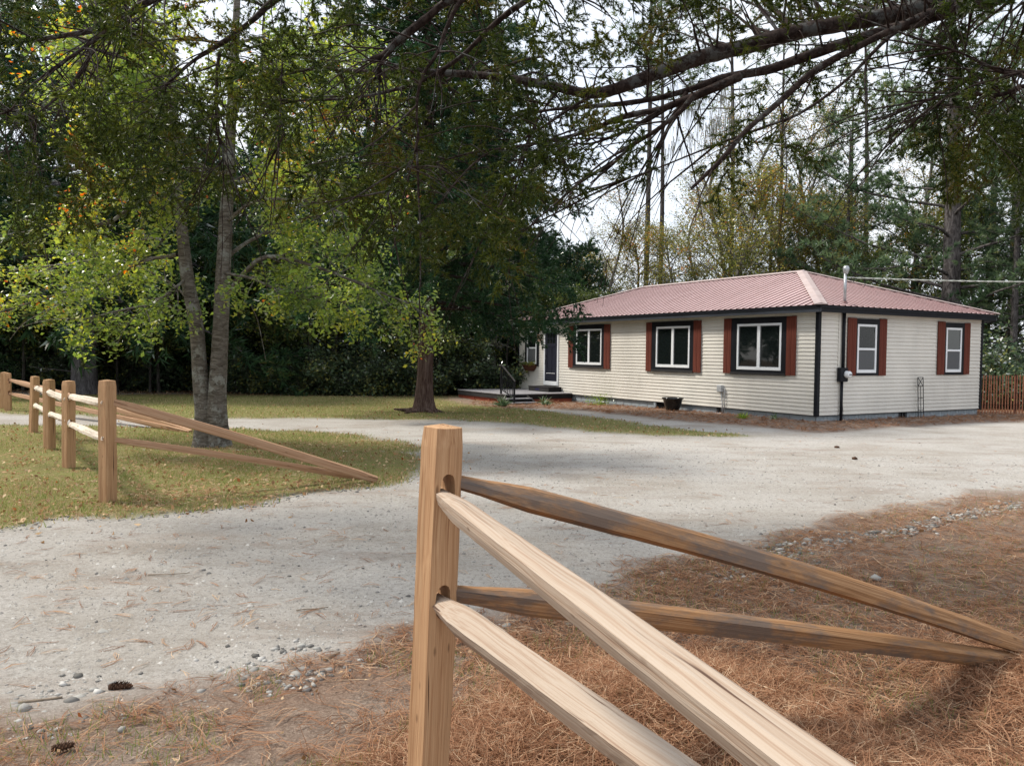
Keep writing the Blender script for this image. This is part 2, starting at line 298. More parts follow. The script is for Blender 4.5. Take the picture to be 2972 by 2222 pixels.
def ground_mat():
    m, t, out = new_mat('ground_surface')
    b = N(t, 'ShaderNodeBsdfPrincipled'); b.inputs['Roughness'].default_value = 0.95; b.inputs['Specular IOR Level'].default_value = 0.1
    tc = N(t, 'ShaderNodeTexCoord')
    def nz(s, d=6, rg=0.6, st=(1, 1, 1)):
        mp = N(t, 'ShaderNodeMapping'); mp.inputs['Scale'].default_value = st; t.links.new(tc.outputs['Object'], mp.inputs[0])
        n = N(t, 'ShaderNodeTexNoise'); n.inputs['Scale'].default_value = s; n.inputs['Detail'].default_value = d; n.inputs['Roughness'].default_value = rg
        t.links.new(mp.outputs[0], n.inputs['Vector']); return n.outputs['Fac']
    def mixc(f, a, bb):
        mx = N(t, 'ShaderNodeMix', data_type='RGBA')
        if isinstance(f, float): mx.inputs[0].default_value = f
        else: t.links.new(f, mx.inputs[0])
        t.links.new(a, mx.inputs[6]); t.links.new(bb, mx.inputs[7]); return mx.outputs[2]
    def rr(f, st):
        r = ramp(t, st); t.links.new(f, r.inputs[0]); return r.outputs[0]
    big = nz(0.55, 5); mid = nz(7, 6); fine = nz(75, 5, 0.75); fine2 = nz(190, 3, 0.7)
    g1 = rr(fine, [(0.25, (0.2225, 0.2016, 0.1843)), (0.42, (0.4005, 0.3760, 0.3467)), (0.56, (0.5006, 0.4741, 0.4388)), (0.72, (0.6452, 0.6157, 0.5851))])
    g2 = rr(fine2, [(0.3, (0.2447, 0.2179, 0.1896)), (0.5, (0.4672, 0.4414, 0.4118)), (0.7, (0.6118, 0.5885, 0.5526))])
    grav = mixc(0.5, g1, g2)
    dirt = rr(fine, [(0.3, (0.1620, 0.1296, 0.1026)), (0.6, (0.3564, 0.3132, 0.2592))])
    grav = mixc(rr(big, [(0.44, (0, 0, 0)), (0.64, (0.6, 0.6, 0.6))]), grav, dirt)
    grav = mixc(rr(nz(0.9, 7, 0.75, (0.6, 1.6, 1)), [(0.52, (0, 0, 0)), (0.66, (0.55, 0.55, 0.55))]), grav, rr(fine, [(0.3, (0.14, 0.10, 0.075)), (0.65, (0.33, 0.25, 0.195))]))
    streak = nz(1.3, 4, 0.6, (0.5, 2.4, 1))
    pale = rr(fine, [(0.3, (0.3888, 0.3598, 0.3199)), (0.6, (0.6048, 0.5766, 0.5367))])
    grav = mixc(rr(streak, [(0.46, (0, 0, 0)), (0.66, (0.3, 0.3, 0.3))]), grav, pale)
    grav = mixc(rr(nz(22, 6, 0.8), [(0.42, (0.55, 0.55, 0.55)), (0.5, (0, 0, 0))]), grav, rr(fine2, [(0.3, (0.17, 0.15, 0.125)), (0.6, (0.30, 0.275, 0.24))]))
    gr = rr(mid, [(0.3, (0.2241, 0.1281, 0.0861)), (0.45, (0.1750, 0.1525, 0.0647)), (0.58, (0.1612, 0.1830, 0.0546)), (0.72, (0.2801, 0.2318, 0.1005))])
    gr2 = rr(fine, [(0.3, (0.1446, 0.1151, 0.0454)), (0.5, (0.2314, 0.2175, 0.0758)), (0.7, (0.4773, 0.3582, 0.2273))])
    grass = mixc(0.45, gr, gr2)
    s1 = rr(mid, [(0.3, (0.1227, 0.0837, 0.0627)), (0.5, (0.2317, 0.1488, 0.1085)), (0.7, (0.3272, 0.2325, 0.1688))])
    s2 = rr(fine, [(0.3, (0.0954, 0.0744, 0.0603)), (0.5, (0.2455, 0.1767, 0.1327)), (0.72, (0.4907, 0.4093, 0.3135))])
    straw = mixc(0.5, s1, s2)
    soil = rr(fine, [(0.3, (0.1183, 0.0892, 0.0707)), (0.55, (0.2873, 0.2231, 0.1768)), (0.75, (0.5070, 0.4462, 0.3890))])
    straw = mixc(rr(nz(1.1, 4), [(0.44, (0, 0, 0)), (0.58, (0.85, 0.85, 0.85))]), straw, soil)
    litter = rr(mid, [(0.3, (0.05, 0.03, 0.02)), (0.55, (0.11, 0.065, 0.04)), (0.75, (0.19, 0.12, 0.075))])
    def at(nm):
        a = N(t, 'ShaderNodeAttribute', attribute_name=nm); return a.outputs['Fac']
    c = mixc(at('w_grass'), grav, grass)
    c = mixc(at('w_litter'), c, litter)
    c = mixc(at('w_straw'), c, straw)
    t.links.new(c, b.inputs['Base Color'])
    add = N(t, 'ShaderNodeMath', operation='ADD'); t.links.new(fine, add.inputs[0]); t.links.new(fine2, add.inputs[1])
    bp = N(t, 'ShaderNodeBump'); bp.inputs['Strength'].default_value = 0.85; bp.inputs['Distance'].default_value = 0.012
    t.links.new(add.outputs[0], bp.inputs['Height']); t.links.new(bp.outputs[0], b.inputs['Normal'])
    t.links.new(b.outputs[0], out.inputs[0]); return m
M['ground'] = ground_mat()

# ---- object plumbing
def tag(o, label=None, cat=None, group=None, kind=None):
    if label: o['label'] = label
    if cat: o['category'] = cat
    if group: o['group'] = group
    if kind: o['kind'] = kind
    return o
def empty(name, loc=(0, 0, 0), rz=0, label=None, cat=None, group=None):
    o = bpy.data.objects.new(name, None); COL.objects.link(o); o.location = loc; o.rotation_euler = (0, 0, rz)
    o.empty_display_size = 0.2
    return tag(o, label, cat, group)
def link_mesh(name, me, parent=None, loc=None, rz=0):
    o = bpy.data.objects.new(name, me); COL.objects.link(o)
    if parent is not None: o.parent = parent
    if loc is not None: o.location = loc
    o.rotation_euler = (0, 0, rz)
    return o
def np_mesh(name, V, F, mat, rnd=None, smooth_=False, attrs=None):
    """V (n,3); F (m,k) constant k"""
    me = bpy.data.meshes.new(name)
    V = np.ascontiguousarray(V, dtype=np.float32); F = np.ascontiguousarray(F, dtype=np.int32)
    k = F.shape[1]
    me.vertices.add(len(V)); me.vertices.foreach_set('co', V.ravel())
    me.loops.add(F.size); me.loops.foreach_set('vertex_index', F.ravel())
    me.polygons.add(len(F)); me.polygons.foreach_set('loop_start', np.arange(0, F.size, k, dtype=np.int32))
    try: me.polygons.foreach_set('loop_total', np.full(len(F), k, dtype=np.int32))
    except Exception: pass
    if smooth_: me.polygons.foreach_set('use_smooth', np.ones(len(F), dtype=bool))
    me.update(calc_edges=True)
    if rnd is not None:
        a = me.attributes.new('rnd', 'FLOAT', 'POINT'); a.data.foreach_set('value', np.ascontiguousarray(rnd, dtype=np.float32))
    for nm, v in (attrs or {}).items():
        a = me.attributes.new(nm, 'FLOAT', 'POINT'); a.data.foreach_set('value', np.ascontiguousarray(v, dtype=np.float32))
    me.materials.append(mat)
    return me

class MB:
    """collects shapes, links them as ONE mesh object"""
    def __init__(s): s.v = []; s.f = []; s.m = []
    def add(s, vs, fs, mi=0):
        o = len(s.v); s.v += [tuple(v) for v in vs]; s.f += [tuple(i + o for i in f) for f in fs]; s.m += [mi] * len(fs); return s
    def box(s, x0, x1, y0, y1, z0, z1, mi=0):
        v = [(x0, y0, z0), (x1, y0, z0), (x1, y1, z0), (x0, y1, z0), (x0, y0, z1), (x1, y0, z1), (x1, y1, z1), (x0, y1, z1)]
        return s.add(v, [(0, 3, 2, 1), (4, 5, 6, 7), (0, 1, 5, 4), (1, 2, 6, 5), (2, 3, 7, 6), (3, 0, 4, 7)], mi)
    def prism(s, prof, axis, a, b, mi=0):
        """prof: list of 2-D points; axis 0/1/2 = extrusion axis"""
        n = len(prof); vs = []
        for t_ in (a, b):
            for p in prof:
                q = list(p); q.insert(axis, t_); vs.append(tuple(q))
        fs = [tuple(range(n))[::-1], tuple(range(n, 2 * n))] + [(i, (i + 1) % n, (i + 1) % n + n, i + n) for i in range(n)]
        return s.add(vs, fs, mi)
    def tube(s, pts, rad, n=8, mi=0, caps=True):
        V, F = tube_np(np.array([tuple(p) for p in pts], float), np.broadcast_to(np.array(rad, float), (len(pts),)), n)
        o = len(s.v); s.v += [tuple(v) for v in V]; s.f += [tuple(int(i) + o for i in f) for f in F]; s.m += [mi] * len(F)
        if caps:
            s.f.append(tuple(range(o, o + n))[::-1]); s.f.append(tuple(range(o + (len(pts) - 1) * n, o + len(pts) * n))); s.m += [mi, mi]
        return s
    def lathe(s, prof, cx, cy, n=20, mi=0):
        vs = [(cx + r * math.cos(2 * math.pi * k / n), cy + r * math.sin(2 * math.pi * k / n), z) for r, z in prof for k in range(n)]
        fs = [(i * n + k, i * n + (k + 1) % n, (i + 1) * n + (k + 1) % n, (i + 1) * n + k) for i in range(len(prof) - 1) for k in range(n)]
        return s.add(vs, fs, mi)
    def build(s, name, mats, parent=None, sm=False, bevel=0, loc=None, rz=0, **kw):
        me = bpy.data.meshes.new(name); me.from_pydata(s.v, [], s.f)
        for m_ in (mats if isinstance(mats, (list, tuple)) else [mats]): me.materials.append(m_)
        me.polygons.foreach_set('material_index', s.m)
        if sm: me.polygons.foreach_set('use_smooth', [True] * len(s.f))
        me.update()
        o = link_mesh(name, me, parent, loc, rz)
        if bevel:
            bv = o.modifiers.new('bevel', 'BEVEL'); bv.width = bevel; bv.segments = 1; bv.limit_method = 'ANGLE'
        return tag(o, **kw)

def tube_np(P, R, n=6):
    P = np.asarray(P, float); m = len(P)
    T = np.gradient(P, axis=0); T /= (np.linalg.norm(T, axis=1, keepdims=True) + 1e-9)
    up = np.array([0, 0, 1.0]) if abs(T[0][2]) < 0.9 else np.array([1.0, 0, 0])
    A = np.cross(T, up); A /= (np.linalg.norm(A, axis=1, keepdims=True) + 1e-9)
    for i in range(1, m):                                   # keep the frame from flipping
        a = A[i - 1] - T[i] * np.dot(A[i - 1], T[i]); A[i] = a / (np.linalg.norm(a) + 1e-9)
    B = np.cross(T, A)
    ang = np.arange(n) * 2 * np.pi / n
    V = P[:, None, :] + (A[:, None, :] * np.cos(ang)[None, :, None] + B[:, None, :] * np.sin(ang)[None, :, None]) * np.asarray(R)[:, None, None]
    i = np.arange(m - 1)[:, None] * n; k = np.arange(n)[None, :]
    F = np.stack([i + k, i + (k + 1) % n, i + n + (k + 1) % n, i + n + k], -1).reshape(-1, 4)
    return V.reshape(-1, 3), F
class Tubes:
    def __init__(s): s.V = []; s.F = []; s.n = 0
    def add(s, P, R, n=6, bumpy=0.0):
        V, F = tube_np(P, R, n)
        if bumpy:
            c = np.repeat(np.asarray(P, float), n, axis=0)
            k = 1 + bumpy * (RNG.random(len(V)) - 0.5) * 2
            V = c + (V - c) * k[:, None]
        s.V.append(V); s.F.append(F + s.n); s.n += len(V)
    def mesh(s, name, mat):
        return np_mesh(name, np.concatenate(s.V), np.concatenate(s.F), mat, smooth_=True)

def spline(pts, n):
    """Catmull-Rom through points -> n samples"""
    P = np.array([tuple(p) for p in pts], float)
    if len(P) == 2:
        t = np.linspace(0, 1, n)[:, None]; return P[0] * (1 - t) + P[1] * t
    P = np.vstack([2 * P[0] - P[1], P, 2 * P[-1] - P[-2]])
    seg = len(P) - 3; out = []
    for u in np.linspace(0, seg - 1e-6, n):
        i = int(u); t = u - i; a, b, c, d = P[i], P[i + 1], P[i + 2], P[i + 3]
        out.append(0.5 * ((2 * b) + (-a + c) * t + (2 * a - 5 * b + 4 * c - d) * t * t + (-a + 3 * b - 3 * c + d) * t ** 3))
    return np.array(out)
def unit(v):
    return v / (np.linalg.norm(v, axis=-1, keepdims=True) + 1e-9)
def curve_from(start, d, length, n=7, droop=0.0, wob=0.15, rng=RNG):
    p = np.array(start, float); d = unit(np.array(d, float)); P = [p.copy()]; st = length / (n - 1)
    for i in range(n - 1):
        d = unit(d + np.array([0, 0, -droop / n]) + rng.normal(0, wob / n ** 0.5, 3) * 0.5)
        p = p + d * st; P.append(p.copy())
    return np.array(P)

# ---- foliage pieces
def blades(P, D, k, length, width, spread, back=0.0, rng=RNG, lvar=0.4):
    """k thin triangles per anchor"""
    n = len(P); P = np.repeat(P, k, 0); D = np.repeat(D, k, 0)
    d = unit(D + rng.normal(0, spread, (n * k, 3)))
    P = P - D * (rng.random((n * k, 1)) * back)
    ln = length * (1 - lvar + 2 * lvar * rng.random((n * k, 1)))
    sd = unit(np.cross(d, rng.normal(0, 1, (n * k, 3)))) * width / 2
    V = np.stack([P - sd, P + sd, P + d * ln], 1).reshape(-1, 3)
    return V, np.arange(n * k * 3).reshape(-1, 3)
def leaves(P, size, rng=RNG, D=None, flat=0.3, aspect=0.55, hang=0.0):
    """one folded kite per anchor"""
    n = len(P)
    d = unit(rng.normal(0, 1, (n, 3)) * np.array([1, 1, flat + 0.3]) - np.array([0, 0, hang]))
    if D is not None: d = unit(d + D * 0.7)
    s = unit(np.cross(d, rng.normal(0, 1, (n, 3)) * np.array([flat, flat, 1])))
    nn = np.cross(d, s)
    L_ = size * (0.65 + 0.7 * rng.random((n, 1))); w = L_ * aspect * 0.5
    b = P; m1 = P + d * L_ * 0.6
    V = np.stack([b, m1 + s * w + nn * w * 0.3, P + d * L_, m1 - s * w + nn * w * 0.3], 1).reshape(-1, 3)
    return V, np.arange(n * 4).reshape(-1, 4)

def cedar_proto(rng, nsub=12, nsp=8, kb=5, L0=0.6, bl=0.07, bw=0.011):
    """one drooping cedar branchlet along +X, anchors for blades: returns verts, tri faces"""
    Ps, Ds, TV, TF = [], [], [], []
    ax = curve_from((0, 0, 0), (1, 0, 0), L0, 8, 0.5, 0.25, rng)
    for j in range(nsub):
        t = (j + 0.6) / nsub * 7; i = min(int(t), 6); p = ax[i] + (ax[i + 1] - ax[i]) * (t - i)
        a = rng.uniform(0, 2 * np.pi); s = unit(np.array([0.75, math.cos(a), math.sin(a) * 0.7]))
        sl = L0 * rng.uniform(0.3, 0.5) * (1.1 - 0.6 * j / nsub)
        sub = curve_from(p, s, sl, 5, 0.25, 0.3, rng)
        for q in range(nsp):
            u = (q + rng.random()) / nsp * 4; k = min(int(u), 3)
            Ps.append(sub[k] + (sub[k + 1] - sub[k]) * (u - k)); Ds.append(unit(sub[k + 1] - sub[k]) * 0.8 + rng.normal(0, 0.35, 3))
        for k in range(4):                                  # the thin woody stem of the sub-branch
            sd = unit(np.cross(sub[k + 1] - sub[k], rng.normal(0, 1, 3))) * bw * 0.3
            TV.append(np.array([sub[k] - sd, sub[k] + sd, sub[k + 1]]))
    Ps.append(ax[-1]); Ds.append(ax[-1] - ax[-2])
    V, F = blades(np.array(Ps), unit(np.array(Ds)), kb, bl, bw, 0.42, rng=rng)
    TV = np.concatenate(TV)
    rn = np.repeat(rng.random(len(V) // 3), 3)
    V = np.vstack([V, TV]); rn = np.concatenate([rn, np.zeros(len(TV))])
    return V, rn
def place_protos(protos, P, D, S, rng=RNG, rvar=0.35):
    """copies of triangle-soup protos oriented along D; returns verts, faces, rnd"""
    Vs, Rs = [], []
    for i in range(len(P)):
        V, rn = protos[rng.integers(len(protos))]
        x = D[i] / (np.linalg.norm(D[i]) + 1e-9); up = np.array([0, 0, 1.0]) + rng.normal(0, 0.25, 3)
        y = unit(np.cross(up, x)); z = np.cross(x, y)
        Vs.append(P[i] + (V * S[i]) @ np.array([x, y, z])); Rs.append(np.clip(rn * (1 - rvar) + rng.random() * rvar, 0, 1) if rvar else rn)
    V = np.concatenate(Vs); return V, np.arange(len(V)).reshape(-1, 3), np.concatenate(Rs)

_r = np.random.default_rng(11)
PROTO_NEAR = [cedar_proto(_r, 11, 9, 7, 0.46, 0.043, 0.0085) for _ in range(7)]
PROTO_MID = [cedar_proto(_r, 8, 5, 4, 0.6, 0.10, 0.030) for _ in range(6)]
PROTO_FAR = [cedar_proto(_r, 6, 3, 4, 0.6, 0.16, 0.045) for _ in range(5)]

# ------------------------------------------------------------------ ground
_gz0 = gz
MOUNDS = [(0.55, 3.35, 0.42, 0.13), (1.15, 2.9, 0.35, 0.08), (-0.1, 3.0, 0.3, 0.05), (2.75, 3.75, 0.45, 0.09), (0.9, 3.75, 0.3, 0.05)]
def gz(x, y):
    z = _gz0(x, y)
    for a, b, s_, h_ in MOUNDS:
        z = z + h_ * np.exp(-((np.asarray(x, float) - a) ** 2 + (np.asarray(y, float) - b) ** 2) / (2 * s_ * s_))
    return z
def gp(*pts):
    return np.array([tuple(ground_at(*p))[:2] for p in pts])
ISLAND = gp((-500, 1160), (0, 1140), (120, 1125), (300, 1110), (450, 1100), (560, 1090), (650, 1070), (740, 1055), (830, 1042), (880, 1018), (906, 992), (897, 972), (850, 955), (780, 942), (700, 935), (600, 930), (500, 926), (250, 921), (0, 918), (-500, 915))
LAWN = gp((-900, 893), (0, 893), (200, 897), (400, 905), (600, 903), (880, 906), (1003, 908), (1120, 915), (1200, 922), (1265, 931), (1418, 940), (1536, 941), (1640, 942), (1570, 936), (1477, 929), (1383, 917), (1265, 899), (1131, 884), (1050, 870), (1010, 846), (600, 849), (300, 851), (0, 853), (-900, 853))
STRAW = gp((-900, 1530), (0, 1508), (100, 1512), (190, 1508), (280, 1490), (420, 1475), (560, 1445), (640, 1422), (720, 1402), (830, 1372), (900, 1350), (989, 1335), (1121, 1318), (1190, 1290), (1322, 1240), (1480, 1215), (1606, 1196), (1700, 1165), (1780, 1118), (1900, 1098), (2212, 1058), (2600, 1010), (3300, 1000))
STRAW = np.vstack([STRAW, [[30, 1.5], [30, -3.9], [-30, -3.9], [-30, STRAW[0][1]]]])
MULCH = gp((985, 872), (1036, 878), (1104, 884), (1131, 882), (1200, 884), (1265, 888), (1395, 902), (1430, 907), (1548, 915), (1642, 923), (1724, 932), (1786, 934), (1856, 929), (1950, 923), (2060, 916), (2212, 911), (2500, 905))
HX, HY, HYAW, HL, HW = 7.499, 19.789, 0.5282, 14.366, 7.023
def HP(x, y):
    return np.array([HX + x * math.cos(HYAW) - y * math.sin(HYAW), HY + x * math.sin(HYAW) + y * math.cos(HYAW)])
MULCH = np.vstack([MULCH, [HP(14, 0.5), HP(3, 3), HP(3, 13), HP(-0.5, 15.5), HP(-3.2, 14.6)]])
def sdist(poly, X, Y):
    """signed distance, positive inside"""
    d = np.full(X.shape, 1e9); ins = np.zeros(X.shape, bool); n = len(poly)
    for i in range(n):
        ax, ay = poly[i]; bx, by = poly[(i + 1) % n]
        ex, ey = bx - ax, by - ay; L2 = ex * ex + ey * ey + 1e-12
        t = np.clip(((X - ax) * ex + (Y - ay) * ey) / L2, 0, 1)
        d = np.minimum(d, (X - ax - t * ex) ** 2 + (Y - ay - t * ey) ** 2)
        c = ((ay > Y) != (by > Y)) & (X < (bx - ax) * (Y - ay) / (by - ay + 1e-12) + ax)
        ins ^= c
    return np.where(ins, 1, -1) * np.sqrt(d)
def zones(X, Y):
    wob = (fnoise(X * 1.4, Y * 1.4, 5, 4) - 0.47) * (0.35 + 0.02 * np.hypot(X, Y)) * 1.6
    g = np.maximum(sdist(ISLAND, X, Y), sdist(LAWN, X, Y)) + wob * 0.8
    s = sdist(STRAW, X, Y) + wob
    m = sdist(MULCH, X, Y) + wob * 0.5
    f = (Y - (31.2 - 0.0 * X)) * np.where((X < 4), 1, -1) + wob            # forest floor behind the lawn
    hx = (X - HX) * math.cos(HYAW) + (Y - HY) * math.sin(HYAW); hy = -(X - HX) * math.sin(HYAW) + (Y - HY) * math.cos(HYAW)
    beh = np.maximum(np.minimum(hx - 8.5, 60), np.minimum(hy - 15.5, hx + 3))
    f = np.maximum(np.where(X < 4, Y - 31.2, -9), np.where(hx > 0, beh, -9)) + wob
    f = np.maximum(f, np.abs(X) - 33)
    return g, s, m, f
GLIST = []
def ground_patch(xs, ys, skip=None):
    X, Y = np.meshgrid(xs, ys); Z = gz(X, Y)
    X = X + 0; g, s, m, f = zones(X, Y)
    near = np.hypot(X, Y)
    soft = 0.10 + 0.012 * near
    wg = smooth(-1, 1, g / soft); ws = np.maximum(smooth(-1, 1, s / (soft * 1.6)), smooth(-1, 1, m / soft)); wl = smooth(-1, 1, f / (soft * 3))
    # relief: fine lumps, a raised rim of mulch, tyre-worn track slightly sunk
    Z = Z + (fnoise(X * 3.1, Y * 3.1, 9, 4) - 0.47) * 0.03 * np.clip(0.35 + wg + ws, 0, 1.2)
    Z = Z + 0.02 * smooth(0, 0.35, m) + 0.02 * smooth(0, 0.3, g) + 0.015 * np.exp(-(s / 0.15) ** 2)
    Z = Z + 0.012 * (fnoise(X * 1.1, Y * 6, 31, 3) - 0.45) * (1 - wg) * (1 - ws)
    V = np.stack([X, Y, Z], -1).reshape(-1, 3)
    ny, nx = X.shape
    i = np.arange(ny - 1)[:, None] * nx + np.arange(nx - 1)[None, :]
    F = np.stack([i, i + 1, i + nx + 1, i + nx], -1).reshape(-1, 4)
    cen = V[F].mean(1)
    if skip is not None:
        F = F[~((cen[:, 0] > skip[0]) & (cen[:, 0] < skip[1]) & (cen[:, 1] > skip[2]) & (cen[:, 1] < skip[3]))]
    sc = np.stack([np.zeros_like(g), g, s, m, f], -1).reshape(-1, 5)[F[:, 0]]
    cls = np.where(sc[:, 3] > 0, 3, np.where(sc[:, 4] > 0, 4, np.where(sc[:, 2] > 0, 2, np.where(sc[:, 1] > 0, 1, 0))))
    GLIST.append((V, F, cls, wg.ravel(), ws.ravel(), wl.ravel()))
ground_patch(np.linspace(-9, 9, 301), np.linspace(0.6, 13.0, 208))
ground_patch(np.arange(-40.2, 40.3, 0.2), np.arange(-4, 48.01, 0.2), skip=(-9, 9, 0.6, 13.0))
for ci, nm in enumerate(['driveway', 'lawn', 'pine_straw_ground', 'mulch_bed', 'forest_floor']):
    VV, FF, G1, S1, L1_ = [], [], [], [], []; off = 0
    for V, F, cls, wg, ws, wl in GLIST:
        f = F[cls == ci]; u, inv = np.unique(f, return_inverse=True)
        VV.append(V[u]); FF.append(inv.reshape(-1, 4) + off); G1.append(wg[u]); S1.append(ws[u]); L1_.append(wl[u]); off += len(u)
    me = np_mesh(nm, np.concatenate(VV), np.concatenate(FF), M['ground'], smooth_=True, attrs={'w_grass': np.concatenate(G1), 'w_straw': np.concatenate(S1), 'w_litter': np.concatenate(L1_)})
    tag(link_mesh(nm, me), kind='structure', label={'driveway': 'pale sandy gravel driveway looping round to the house', 'lawn': 'mown lawn beyond the drive and island of grass round the forked oak', 'pine_straw_ground': 'soil under fallen pine needles beside the near fence', 'mulch_bed': 'red brown mulch bed along the foot of the house', 'forest_floor': 'leaf strewn forest floor under the trees'}[nm])
V = []; F = []
for a, b, c, d, z1, z2 in ((-300, 300, 47.9, 320, -0.13, -0.13), (-300, -40.1, -150, 48, -0.1, -0.13), (40.1, 300, -150, 48, -0.1, -0.13), (-40.2, 40.2, -150, -3.95, -0.06, -0.0)):
    o = len(V); V += [(a, c, z1), (b, c, z1), (b, d, z2), (a, d, z2)]; F.append((o, o + 1, o + 2, o + 3))
me = np_mesh('ground', np.array(V), np.array(F), M['ground'], attrs={'w_grass': np.zeros(len(V)), 'w_straw': np.zeros(len(V)), 'w_litter': np.ones(len(V))})
tag(link_mesh('ground', me), kind='structure', label='leaf strewn ground beyond the garden')

# ------------------------------------------------------------------ house (local x = along the short side wall, y = along the long front wall)
house = empty('house', (HX, HY, 0), HYAW, 'single storey cream sided house with faded red ribbed metal hip roof', 'house')
Z0, CH, NC = 0.164, 2.5608 / 26, 26
ZT = Z0 + CH * NC
core = MB().box(0.012, HW, 0.012, HL, 0.16, ZT).build('wall', M['siding'], house)
def course(i, side):
    z = Z0 + i * CH; p = 0.020
    jit = random.uniform(-0.0008, 0.0008)
    prof = [(0.014, z + 0.001), (-p + 0.003, z + 0.001), (-p + jit, z + 0.006), (-p + 0.001, z + CH * 0.42), (-0.011, z + CH * 0.47), (-0.011 + 0.001, z + CH * 0.93), (0.0, z + CH - 0.001), (0.014, z + CH - 0.001)]
    if side == 'f':
        return MB().prism(prof, 1, 0.06, HL - 0.06).build('siding_course', M['siding'], house)
    return MB().prism([(a, b) for a, b in prof], 0, 0.06, HW - 0.06).build('siding_course', M['siding'], house)
for i in range(NC):
    course(i, 'f'); course(i, 's')
def cbox(name, mat, parent, x0, x1, y0, y1, z0, z1, bev=0.004, **kw):
    return MB().box(x0, x1, y0, y1, z0, z1).build(name, mat, parent, bevel=bev, **kw)
# corner boards
cbox('corner_board', M['black'], house, -0.034, 0.07, -0.036, 0.062, Z0 - 0.02, ZT - 0.002)
cbox('corner_board', M['black'], house, -0.034, 0.07, HL - 0.062, HL + 0.03, Z0 - 0.02, ZT - 0.002)
cbox('corner_board', M['black'], house, HW - 0.058, HW + 0.03, -0.036, 0.07, Z0 - 0.02, ZT - 0.002)
cbox('sill_strip', M['black'], house, -0.026, 0.01, 0.07, HL - 0.062, Z0 - 0.014, Z0 + 0.0)
cbox('sill_strip', M['black'], house, 0.07, HW - 0.058, -0.026, 0.01, Z0 - 0.014, Z0 + 0.0)
cbox('frieze_strip', M['siding'], house, -0.03, 0.0, 0.07, HL - 0.07, ZT - 0.045, ZT - 0.004, 0.002)
cbox('frieze_strip', M['siding'], house, 0.07, HW - 0.07, -0.03, 0.0, ZT - 0.045, ZT - 0.004, 0.002)
# roof
OV = 0.27; ZE = 2.875; RISE = 1.315
cbox('fascia', M['fascia'], house, -OV, -OV + 0.03, -OV, HL + OV, 2.70, ZE - 0.035)
cbox('fascia', M['fascia'], house, HW + OV - 0.03, HW + OV, -OV, HL + OV, 2.70, ZE - 0.035)
cbox('fascia', M['black'], house, -OV + 0.031, HW + OV - 0.031, -OV, -OV + 0.03, 2.70, ZE - 0.035)
cbox('fascia', M['black'], house, -OV + 0.031, HW + OV - 0.031, HL + OV - 0.03, HL + OV, 2.70, ZE - 0.035)
cbox('soffit', M['black'], house, -OV + 0.031, HW + OV - 0.031, -OV + 0.031, HL + OV - 0.031, ZT + 0.002, ZT + 0.022, 0)
cbox('drip_edge', M['black'], house, -OV - 0.022, -OV - 0.002, -OV - 0.022, HL + OV + 0.022, ZE - 0.075, ZE - 0.018, 0)
cbox('drip_edge', M['black'], house, -OV - 0.001, HW + OV + 0.02, -OV - 0.022, -OV - 0.002, ZE - 0.075, ZE - 0.018, 0)
E0 = OV + 0.03; HALF = HW / 2 + E0; SL = RISE / HALF
def roof_face(org, tdir, udir, T, part=True):
    """tdir along the eave, udir up the slope (horizontal unit), T eave length"""
    def P(t_, u, h=0.0):
        return (org[0] + tdir[0] * t_ + udir[0] * u, org[1] + tdir[1] * t_ + udir[1] * u, ZE + SL * u + h)
    def um(t_): return max(0.0, min(t_, T - t_, HALF))
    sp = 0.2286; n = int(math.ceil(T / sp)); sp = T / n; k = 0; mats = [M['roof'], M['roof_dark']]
    while k < n:
        mb = MB(); kk = min(k + 4, n)
        for j in range(k, kk):
            a, b = j * sp, (j + 1) * sp
            ts = sorted({a, b} | {t_ for t_ in (HALF, T - HALF, T / 2) if a < t_ < b})
            for c, d in zip(ts[:-1], ts[1:]):
                vs = [P(c, 0), P(d, 0)] + ([P(d, um(d))] if um(d) > 1e-4 else []) + ([P(c, um(c))] if um(c) > 1e-4 else [])
                if len(vs) >= 3: mb.add(vs, [tuple(range(len(vs)))], 0)
            if j > 0:
                u = um(a); h = 0.024; w0, w1 = 0.034, 0.013
                if u > 0.08:
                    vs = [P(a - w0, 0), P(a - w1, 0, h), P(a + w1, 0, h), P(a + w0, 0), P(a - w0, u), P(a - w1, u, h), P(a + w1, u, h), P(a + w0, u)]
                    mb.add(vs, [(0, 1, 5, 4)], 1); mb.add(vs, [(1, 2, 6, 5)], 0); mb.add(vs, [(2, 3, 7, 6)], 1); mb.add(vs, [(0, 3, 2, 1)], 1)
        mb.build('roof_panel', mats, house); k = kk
x0, x1, y0, y1 = -E0, HW + E0, -E0, HL + E0
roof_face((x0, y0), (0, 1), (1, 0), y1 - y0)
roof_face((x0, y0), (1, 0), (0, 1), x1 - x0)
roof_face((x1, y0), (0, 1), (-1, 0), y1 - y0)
roof_face((x0, y1), (1, 0), (0, -1), x1 - x0)
